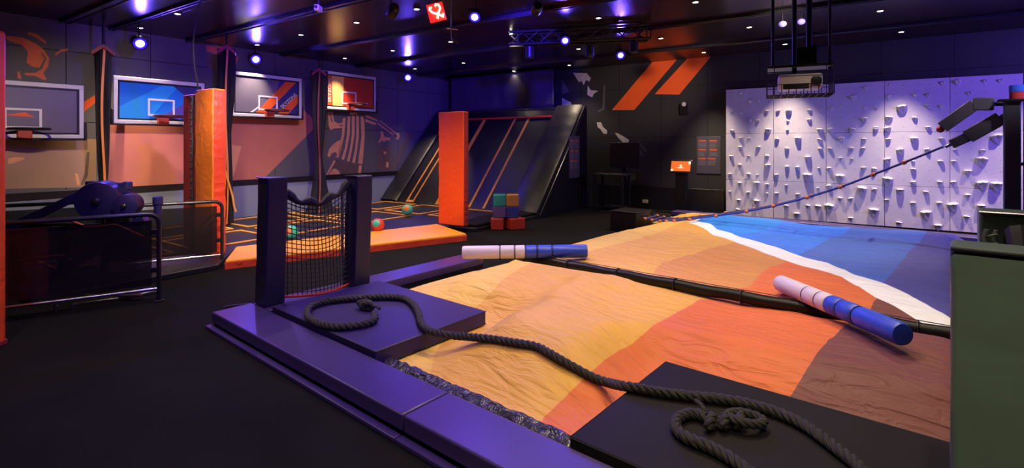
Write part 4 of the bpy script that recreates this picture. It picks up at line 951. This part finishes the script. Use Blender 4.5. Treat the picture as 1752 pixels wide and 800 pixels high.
# ------------------------------------------------------------------ padded border round the bag
def border(b0, b1, a0, a1, label, lip=None):
    t = thing('border_pad', PIT @ Matrix.Translation((b0, a0, 0)), label, 'border pad')
    MB().box(.003, b1-b0-.003, .0, a1-a0, .035, BZ).build('cushion', M_['border_vinyl'], t, bevel=.012, seg=3)
    MB().box(.003, b1-b0-.003, .02, a1-a0-.02, .0, .034).build('base', M_['black'], t)
    if lip: MB().box(.003, b1-b0-.003, -.055, -.005, 0, .028).build('floor_lip', M_['border_vinyl'], t, bevel=.006)
border(-.03, 2.62, 0, .34, 'long purple near border pad left of its seam', True)
border(2.622, 5.64, 0, .34, 'near border pad running right of the seam under the black mat corner', True)
border(-.03, .32, .345, 3.1, 'purple left border pad under the goal posts')
border(5.32, 5.64, .345, 4.8, 'right border pad under the right goal')
border(5.32, 5.64, 4.805, 9.35, 'right border pad under the ladder tower')
border(.325, 5.315, 9.02, 9.35, 'far border pad before the climbing wall')
# thin strap lying off the corner
p = fl(384, 527); t = thing('corner_strap', frame(p.x, p.y, 0), 'short dark strap lying at the left corner of the border', 'strap')
MB().tube([V((0, .0, .012)), fl(400, 524)+V((0, 0, .014))-p, fl(432, 521)+V((0, 0, .01))-p], .012, 6, flat=.6).build('strap', M_['black'], t)
for (o_,) in (): pass

def slabmat(b0, b1, a0, a1, label, mt):
    t = thing('landing_mat', PIT @ Matrix.Translation(((b0+b1)/2, (a0+a1)/2, .05)), label, 'mat')
    hb, ha = (b1-b0)/2, (a1-a0)/2
    MB().box(-hb, hb, -ha, ha, 0, .115).build('mat_cover', M_[mt], t, bevel=.010, seg=3)
    m = MB()
    for z in (.006, .109): m.tube([V((-hb, -ha, z)), V((hb, -ha, z)), V((hb, ha, z)), V((-hb, ha, z))], .004, 5, closed=True)
    m.build('piping', M_['black'], t)
slabmat(.335, 1.86, .36, 1.48, 'thick purple sheened mat in front of the left goal', 'mat_purple')
slabmat(3.46, 5.30, .36, 1.50, 'large black mat at the bottom right under the knotted rope', 'mat_vinyl')

# ------------------------------------------------------------------ goals
def goal(b0, side, label, b2=None, z=BZ, y=.44):
    t = thing('padded_goal', PIT @ Matrix.Translation((b0, y, z)), label, 'goal')
    def post(x, y, H, name='post'):
        m = MB(); n = 14; vs = []; fs = []
        for i in range(n+1):
            z = H*i/n; lean = .030*i/n
            for (dx, dy) in ((-.1, -.095), (.1, -.095), (.1, .095), (-.1, .095)):
                k = .004*noise.noise(V((dx*20+x, dy*20+y, z*6))); vs.append(V((x+dx+lean*side+k, y+dy+lean*.6+k, z)))
        for i in range(n):
            for k in range(4): fs.append((i*4+k, i*4+(k+1) % 4, (i+1)*4+(k+1) % 4, (i+1)*4+k))
        fs += [(3, 2, 1, 0), tuple(n*4+k for k in range(4))]
        m.add(vs, fs); m.build(name, M_['post_blue_lit'] if side else M_['post_vinyl'], t, bevel=.014, seg=3)
        MB().tube([V((x+.1*sx_+.02*side, y-.095+.012, z_)) for sx_, z_ in ((-1, H-.004), (1, H-.004))], .006, 5).build('top_seam', M_['metal'], t)
    post(0, 0, 1.16 if side else 1.105); x2 = (b2 if b2 is not None else .1); post(x2, .86, 1.14)
    # net between
    W0 = V((0.02, .11, 0)); W1 = V((x2+.02, .75, 0)); nx, nzv = 17, 20
    def np_(f, g_): 
        top = .98-.13*math.sin(f*math.pi)+.05*f; bot = .03-.0*f+.0
        p = W0.lerp(W1, f); bulge = math.sin(f*math.pi)*(.10*(1-g_)+.04)
        return V((p.x+bulge, p.y-bulge*.15, bot+(top-bot)*g_))
    m = MB()
    for i in range(nx+1): m.tube([np_(i/nx, j/10) for j in range(11)], .0045, 4, caps=False)
    for j in range(nzv+1): m.tube([np_(i/12, j/nzv) for i in range(13)], .0045, 4, caps=False)
    m.build('net', M_['net'], t)
    MB().tube([np_(i/16, 1.0)+V((0, 0, .02+.02*math.sin(i*1.3))) for i in range(17)], lambda f: .034+.012*math.sin(f*21), 8).build('net_roll', M_['net'], t)
    MB().tube([np_(i/16, 0)+V((0, 0, .008)) for i in range(17)], .011, 6).build('red_hem', M_['red_strap'], t)
    lc = MB()
    for k2 in (-.085, -.035):
        lc.tube([V((x2-.03+k2*.6+.006*math.sin(i*1.9), .745-.01, .02+i*.035)) for i in range(31)], .008, 5)
    for i in range(28): lc.tube([V((x2-.085, .733, .04+i*.037)), V((x2-.045, .728, .055+i*.037))], .0045, 4)
    lc.build('side_lacing', M_['lace'] if 'lace' in M_ else M_['metal'], t)
    return t
goal(.115, 1, 'low padded goal with a black net and red hem at the left corner', b2=.08)
goal(4.982, 0, 'padded goal at the right edge, seen as one broad dark green post', b2=.10, z=.167, y=.465)

# ------------------------------------------------------------------ padded beam
p0 = pit(.70, 3.11); t = thing('balance_beam', PIT @ Matrix.Translation((.70, 3.11, .2)), 'long black padded beam lying across the bag', 'beam')
m = MB(); Lb = 4.42; n = 60
m.tube([V((Lb*i/n, .006*noise.noise(V((i*.4, 0, 0))), -.030+.055+.004*math.sin(i*.9))) for i in range(n+1)], lambda f: .052+.0015*math.sin(f*60), 14)
m.build('padding', M_['beam_vinyl'], t)
for i in range(7): x = .3+i*.62; MB().tube([V((x, .061*math.cos(a), .025+.061*math.sin(a))) for a in [2*math.pi*k/16 for k in range(16)]], .006, 5, closed=True).build('seam_band', M_['black'], t)
MB().tube([V((Lb*i/20, -.0, .088)) for i in range(21)], .008, 6, flat=.4).build('top_seam', M_['net'], t)

# ------------------------------------------------------------------ two foam jousting sticks
def stick(p, q, r, label):
    p, q = V(p), V(q); c_ = (p+q)/2; Lx = (q-p).length; d_ = (q-p).normalized()
    M0 = Matrix.Translation(c_) @ d_.to_track_quat('X', 'Z').to_matrix().to_4x4()
    t = thing('foam_jousting_stick', M0, label, 'jousting stick', 'white and blue foam jousting sticks')
    RX = Matrix.Rotation(math.pi/2, 4, 'Y')
    def cap(x0, x1, name, m_):
        e = .012 if x1-x0 < .3 else .022
        MB().lathe([(r*.55, x0), (r*.9, x0+.003), (r, x0+e), (r, x1-e), (r*.9, x1-.003), (r*.55, x1)], RX, 28).build(name, m_, t)
    h = Lx/2
    cap(-h, -h+.42*Lx*.72, 'white_end_pad', M_['white_vinyl']); cap(-h+.305*Lx, -h+.42*Lx, 'white_grip_pad', M_['white_vinyl']); cap(-h+.423*Lx, -h+.505*Lx, 'white_middle_pad', M_['white_vinyl'])
    cap(-h+.508*Lx, -h+.60*Lx, 'blue_middle_pad', M_['blue_vinyl']); cap(-h+.603*Lx, -h+.72*Lx, 'blue_grip_pad', M_['blue_vinyl']); cap(-h+.723*Lx, h, 'blue_end_pad', M_['blue_vinyl'])
    MB().cyl((-h+.05, 0, 0), (h-.05, 0, 0), r*.5).build('core', M_['black'], t)
    for f in (.305, .423, .603, .723): MB().lathe([(r*.97, -h+f*Lx-.004), (r*.97, -h+f*Lx+.004)], RX, 24).build('strap_band', M_['black'], t)
s1a = at(791, 440, 6.05); s1b = at(1005, 440, 6.0)
b_, a_ = to_pit(s1a); zz = .345
stick((s1a.x, s1a.y, .318), (s1b.x, s1b.y, .345), .076, 'white and blue foam stick resting across the left end of the beam')
stick((2.44, 4.68, .330), (2.465, 3.24, .395), .074, 'white and blue foam stick lying diagonally over the beam near the right')

# ------------------------------------------------------------------ heavy rope with knotted ends
def smooth_path(P_, n):
    out = []
    m = len(P_)
    for i in range(m-1):
        p0, p1, p2, p3 = P_[max(i-1, 0)], P_[i], P_[i+1], P_[min(i+2, m-1)]
        for k in range(n):
            t_ = k/n; out.append(.5*((2*p1)+(-p0+p2)*t_+(2*p0-5*p1+4*p2-p3)*t_*t_+(-p0+3*p1-3*p2+p3)*t_**3))
    out.append(P_[-1]); return out
def resample(P_, step):
    out = [P_[0]]; acc = 0
    for i in range(1, len(P_)):
        a, b = P_[i-1], P_[i]; L_ = (b-a).length
        while acc+L_ >= step and L_ > 1e-9:
            f = (step-acc)/L_; a = a.lerp(b, f); out.append(a.copy()); L_ = (b-a).length; acc = 0
        acc += L_
    return out
def twisted(P_, r, name, parent, pitch=.125, M=None, step=.010):
    P_ = resample(P_, step); m = MB(); n = len(P_)
    T = [(P_[min(i+1, n-1)]-P_[max(i-1, 0)]).normalized() for i in range(n)]
    N_ = [V((0, 0, 1))]
    for i in range(n):
        v = N_[-1]-T[i]*N_[-1].dot(T[i]); v = v.normalized() if v.length > 1e-5 else V((1, 0, 0)); N_.append(v)
    N_ = N_[1:]
    for s in range(3):
        path = []
        for i in range(n):
            a = 2*math.pi*(i*step/pitch+s/3); B = T[i].cross(N_[i]); path.append(P_[i]+(N_[i]*math.cos(a)+B*math.sin(a))*r*.50)
        m.tube(path, r*.56, 7)
    return m.build(name, M_['rope'], parent, M, fix=False)
RR = .0285
def surf(p, onbag):
    b, a = to_pit(p)
    if .33 < b < 1.87 and .35 < a < 1.49 or (3.45 < b < 5.12 and .35 < a < 1.51): return .165
    if b < .33 or a < .35: return BZ
    return bagh(min(max(b, BB0), BB1), min(max(a, BA0), BA1))
def rp(u, v, lift=0):
    z = .17
    for _ in range(6): p = fl(u, v, z+RR); z = surf(p, 0)
    return V((p.x, p.y, z+RR+.002+lift))
pix = [(640,536),(641,546),(628,553),(606,557),(580,559),(552,555),(531,545),(526,536),(530,526),(548,518),(575,513),(610,510),(645,508),(672,508),(694,511),(708,521),(716,535),(720,550),(728,561),(742,568),(765,573),(800,576),(840,580),(880,586),(918,593),(938,603),(962,617),(990,633),(1020,648),(1055,658),(1090,664),(1130,671),(1175,677),(1225,682),(1270,689),(1310,699),(1345,712),(1378,729),(1408,750),(1438,773),(1465,794),(1480,812),(1478,838),(1440,862),(1390,868),(1340,850),(1300,822),(1268,797),(1240,778),(1212,764),(1186,754),(1166,743),(1156,729),(1160,716),(1176,708),(1195,709),(1212,716)]
Q_ = smooth_path([V((u, v, 0)) for u, v in pix], 10)
Z0_ = [.165]*len(Q_)
for _ in range(8):
    P_ = [fl(q.x, q.y, z+RR) for q, z in zip(Q_, Z0_)]; Z0_ = [surf(p, 0) for p in P_]
    Z0_ = [max(Z0_[max(0, i-5):i+6]) for i in range(len(Z0_))]
    for _k in range(2): Z0_ = [max(Z0_[i], (Z0_[max(i-2, 0)]+Z0_[i]+Z0_[min(i+2, len(Z0_)-1)])/3) for i in range(len(Z0_))]
    for _k in range(25): Z0_ = [(Z0_[max(i-1, 0)]+Z0_[i]*2+Z0_[min(i+1, len(Z0_)-1)])/4 for i in range(len(Z0_))]
P_ = [fl(q.x, q.y, z+RR) for q, z in zip(Q_, Z0_)]
# keep the rope lying on what is under it, bridging steps smoothly
Z = [surf(p, 0)+RR+.002 for p in P_]
Zs = [z+RR+.002 for z in Z0_]
for i, p in enumerate(P_): p.z = Zs[i]
org = V((P_[0].x, P_[0].y, .165))
t = thing('battle_rope', frame(org.x, org.y, org.z), 'thick black twisted rope running from mat to mat with a knot at each end', 'rope')
twisted([p-org for p in P_], RR, 'rope_length', t)
def knot(c, ax, scale, length, name, turns=2.0):
    c = V(c); ax = V((ax[0], ax[1], 0)).normalized(); sd_ = V((-ax.y, ax.x, 0)); pts = []
    n = 90
    for i in range(n+1):
        f = i/n; a = f*turns*2*math.pi+.6
        x = (f-.5)*length*.7+.5*length*.30*math.sin(a*1.0+1.2); y = scale*math.cos(a)*.95; z = scale*(.55+.55*math.sin(a*1.0+.2))
        pts.append(c+ax*x+sd_*y+V((0, 0, z)))
    twisted([p-org for p in pts], RR*.80, name, t, .11, step=.008)
k1 = P_[0].copy(); c1 = rp(626, 524); knot((c1.x, c1.y, .172+.012), (c1-rp(640, 540))[:2], .045, .17, 'knot', 2.0)
a1_ = rp(1208, 724); b1_ = rp(1292, 722); mid = (a1_+b1_)/2
dk = (b1_-a1_); knot((mid.x-.12*dk.x, mid.y-.12*dk.y, .172+.012), (dk.x, dk.y), .034, dk.length*1.05, 'knot', 2.5)
# the open eye at the end of the near knot
ey = []
cc = a1_.lerp(b1_, .82); ux = dk.normalized(); uy = V((-ux.y, ux.x, 0))
for i in range(41):
    a = 2*math.pi*i/40*.95+math.pi; ey.append(cc+ux*(.085*math.cos(a))+uy*(.055*math.sin(a))+V((0, 0, .010+.020*math.sin(a*.5)**2))-org)
twisted(ey, RR*.8, 'knot_eye', t, .11, step=.008)
for (pa, pb__) in (((1208, 712), (1190, 696)), ((640, 527), (650, 536))):
    A_ = rp(*pa, .02); B_ = rp(*pb__, .035); twisted([A_-org, A_.lerp(B_, .5)-org+V((0, 0, .01)), B_-org], RR*.45, 'frayed_tail', t, .06, step=.006)

# ------------------------------------------------------------------ ladder tower, arms and rope ladder
LA = 7.1
tw = pit(5.50, LA-.15); t = thing('ladder_tower', frame(tw.x, tw.y, BZ, P_ANG), 'tall black post with two padded arms holding the rope ladder', 'tower')
MB().box(-.075, .075, -.075, .075, 0, 2.13-BZ).build('post', M_['tower_paint'], t, bevel=.012)
MB().box(-.16, .16, -.16, .16, 0, .02).build('base_plate', M_['black_metal'], t, bevel=.004)
MB().cyl((.115, .0, 0), (.115, .0, 2.08-BZ), .018).build('side_pole', M_['white_plastic'], t)
MB().box(.07, .14, -.03, .03, 1.2, 1.24).build('pole_clamp', M_['black_metal'], t)
MB().lathe([(.075, 2.135-BZ), (.075, 2.22-BZ)], Matrix.Translation((.05, 0, 0))).build('red_band', M_['red_foam'], t)
MB().lathe([(.078, 2.221-BZ), (.078, 2.30-BZ), (.05, 2.305-BZ)], Matrix.Translation((.05, 0, 0))).build('blue_cap', M_['blue_tape'], t)
MB().box(-.13, .13, -.11, .11, 2.10-BZ, 2.134-BZ).build('cap_plate', M_['black_metal'], t, bevel=.006)
inv_t = frame(tw.x, tw.y, BZ, P_ANG).inverted()
pn = E1; ppl = pit(0, LA-.02)
def ap(u, v, off=0): return inv_t @ hitp(u, v, ppl+E1*off, pn)
def padarm(path, name, w_, h_, m_=None):
    m = MB()
    for i in range(len(path)-1): m.bar(path[i], path[i+1], w_, h_, up=(0, 1, 0))
    return m.build(name, m_ or M_['arm_pad'], t, bevel=.012, seg=2)
M_['arm_pad'] = mat('dark_grey_arm_pad', (.065, .065, .065), .5, nscale=20, bump=.3, bscale=120)
padarm([ap(1700, 178, .1), ap(1735, 178, .1)], 'upper_bar', .05, .06, M_['black_metal'])
padarm([ap(1664, 178, .1), ap(1701, 178, .1)], 'upper_arm_pad', .16, .15)
padarm([ap(1612, 218, .1), ap(1668, 178, .1)], 'upper_arm_end_pad', .15, .14)
MB().sphere(ap(1609, 221, .1), .045, 14, 10).build('red_end_plug', M_['red_foam'], t)
padarm([ap(1655, 234), ap(1712, 202)], 'lower_arm_pad', .17, .15)
padarm([ap(1627, 247), ap(1660, 232)], 'lower_arm_end_pad', .12, .11)
padarm([ap(1708, 204), ap(1722, 196)], 'lower_bar', .06, .06, M_['chrome'])
MB().cyl(ap(1617, 251), ap(1630, 246), .02).build('swivel', M_['chrome'], t)

lad = [(4.86, 1.555), (4.28, 1.25), (3.52, .88), (2.61, .560), (1.47, .295), (1.05, .235), (.72, .255)]
LP = smooth_path([V((b, 0, z)) for b, z in lad], 8)
def lat(f): return .21*min(1, (f*1.5)**1.0)
nL = len(LP)
t = thing('rope_ladder', PIT @ Matrix.Translation((0, LA-.02, 0)), 'blue rope ladder with orange rung ends slanting from the padded arm down across the bag', 'rope ladder')
for s in (-1, 1):
    MB().tube([LP[i]+V((0, s*lat(i/(nL-1)), 0)) for i in range(nL)], .015, 8).build('side_rope', M_['blue_rope'] if s < 0 else M_['purple_rope'], t)
rungs = [.13, .22, .31, .39, .465, .535, .60, .66, .72, .78, .84, .90, .96]
for q, f in enumerate(rungs):
    i = int(f*(nL-1)); p = LP[i]; l = lat(f)
    r_ = MB(); r_.cyl(p+V((0, -l-.05, 0)), p+V((0, l+.05, 0)), .019).build('rung', M_['purple_rope'], t)
    for s in (-1, 1): MB().sphere(p+V((0, s*(l+.045), 0)), .030, 10, 8).build('rung_cap', M_['rung'], t)
# black box beside the bag
t = thing('anchor_box', pitf(.42, 6.98, 0), 'low black box on the carpet where the rope ladder ends, left of the bag', 'box')
MB().box(-.27, .25, -.30, .30, 0, .345).build('case', M_['black'], t, bevel=.012); MB().box(-.28, .26, -.31, .31, .345, .365).build('lid', M_['black'], t, bevel=.006)
for s in (-1, 1): MB().tube([V((.25, s*.2+.1, .29)), V((.29, s*.2+.1, .29)), V((.31, s*.2+.1, .255)), V((.28, s*.2+.1, .24))], .012, 6).build('hook', M_['metal'], t)

# ------------------------------------------------------------------ projector in a cage
pc = at(1366, 150, 6.2); t = thing('caged_projector', frame(pc.x, pc.y, pc.z, -.45), 'pale projector inside a black wire cage hanging from ceiling rods', 'projector')
k = 6.2/F
rd = MB()
for (u, v1, r_) in ((1327, 112, .018), (1360, 150, .026), (1383, 112, .032), (1412, 122, .016)):
    x = (u-1366)*k; MB().cyl((x, 0 if u != 1383 else .1, -(v1-150)*k), (x, 0 if u != 1383 else .1, CEIL-pc.z), r_).build('rod', M_['black_metal'], t)
MB().box(-.34, .34, -.17, .2, .23, .26).build('shelf', M_['black_metal'], t, bevel=.004)
MB().box(-.02, .20, .06, .22, .27, .50).build('junction_box', M_['black_metal'], t, bevel=.01)
MB().box(-.22, .24, -.17, .17, -.03, .15).build('projector_body', M_['proj'], t, bevel=.03, seg=3)
MB().box(-.17, .10, -.18, -.171, -.03, .035).build('vent', M_['black'], t, bevel=.004)
MB().lathe([(.055, 0), (.055, .05), (.04, .055)], Matrix.Translation((.17, -.17, .06)) @ Matrix.Rotation(math.pi/2, 4, 'X')).build('projector_lens', M_['black'], t)
cg = MB()
X, Y0, Y1, Z0, Z1 = .34, -.26, .26, -.10, .22
def wire(p, q): cg.tube([V(p), V(q)], .005, 5)
for i in range(10):
    x = -X+i*2*X/9; wire((x, Y0, Z0), (x, Y1, Z0)); wire((x, Y0, Z0), (x, Y0, .02 if 1 < i < 8 else Z1)); wire((x, Y1, Z0), (x, Y1, Z1))
for z in (Z0, .02, Z1): 
    for (a, b) in (((-X, Y0), (X, Y0)), ((X, Y0), (X, Y1)), ((X, Y1), (-X, Y1)), ((-X, Y1), (-X, Y0))): wire((*a, z), (*b, z))
for j in range(4):
    y = Y0+(j+1)*(Y1-Y0)/5; wire((-X, y, Z0), (X, y, Z0)); wire((-X, y, Z0), (-X, y, Z1)); wire((X, y, Z0), (X, y, Z1))
cg.build('wire_cage', M_['black_metal'], t)
for (u, v, lb) in ((1339, 41, 'left of the two round violet fittings hanging by the projector rods'), (1371, 37, 'right of the two round violet fittings, between the projector rods')):
    p = at(u, v, 7.6)
    t = thing('pendant_fitting', frame(p.x, p.y, p.z), lb, 'pendant lamp', 'round violet fittings by the projector')
    MB().sphere((0, 0, 0), .055, 16, 10, sc=(1, 1, .8)).build('sphere_shell', mat('violet_shell', (.3, .25, .7), .3, emit=(.25, .18, .9), estr=.35, nscale=5), t); MB().cyl((0, 0, .04), (0, 0, CEIL-p.z), .006).build('cord', M_['black_metal'], t)  # round hanging fitting, violet with a faint emission
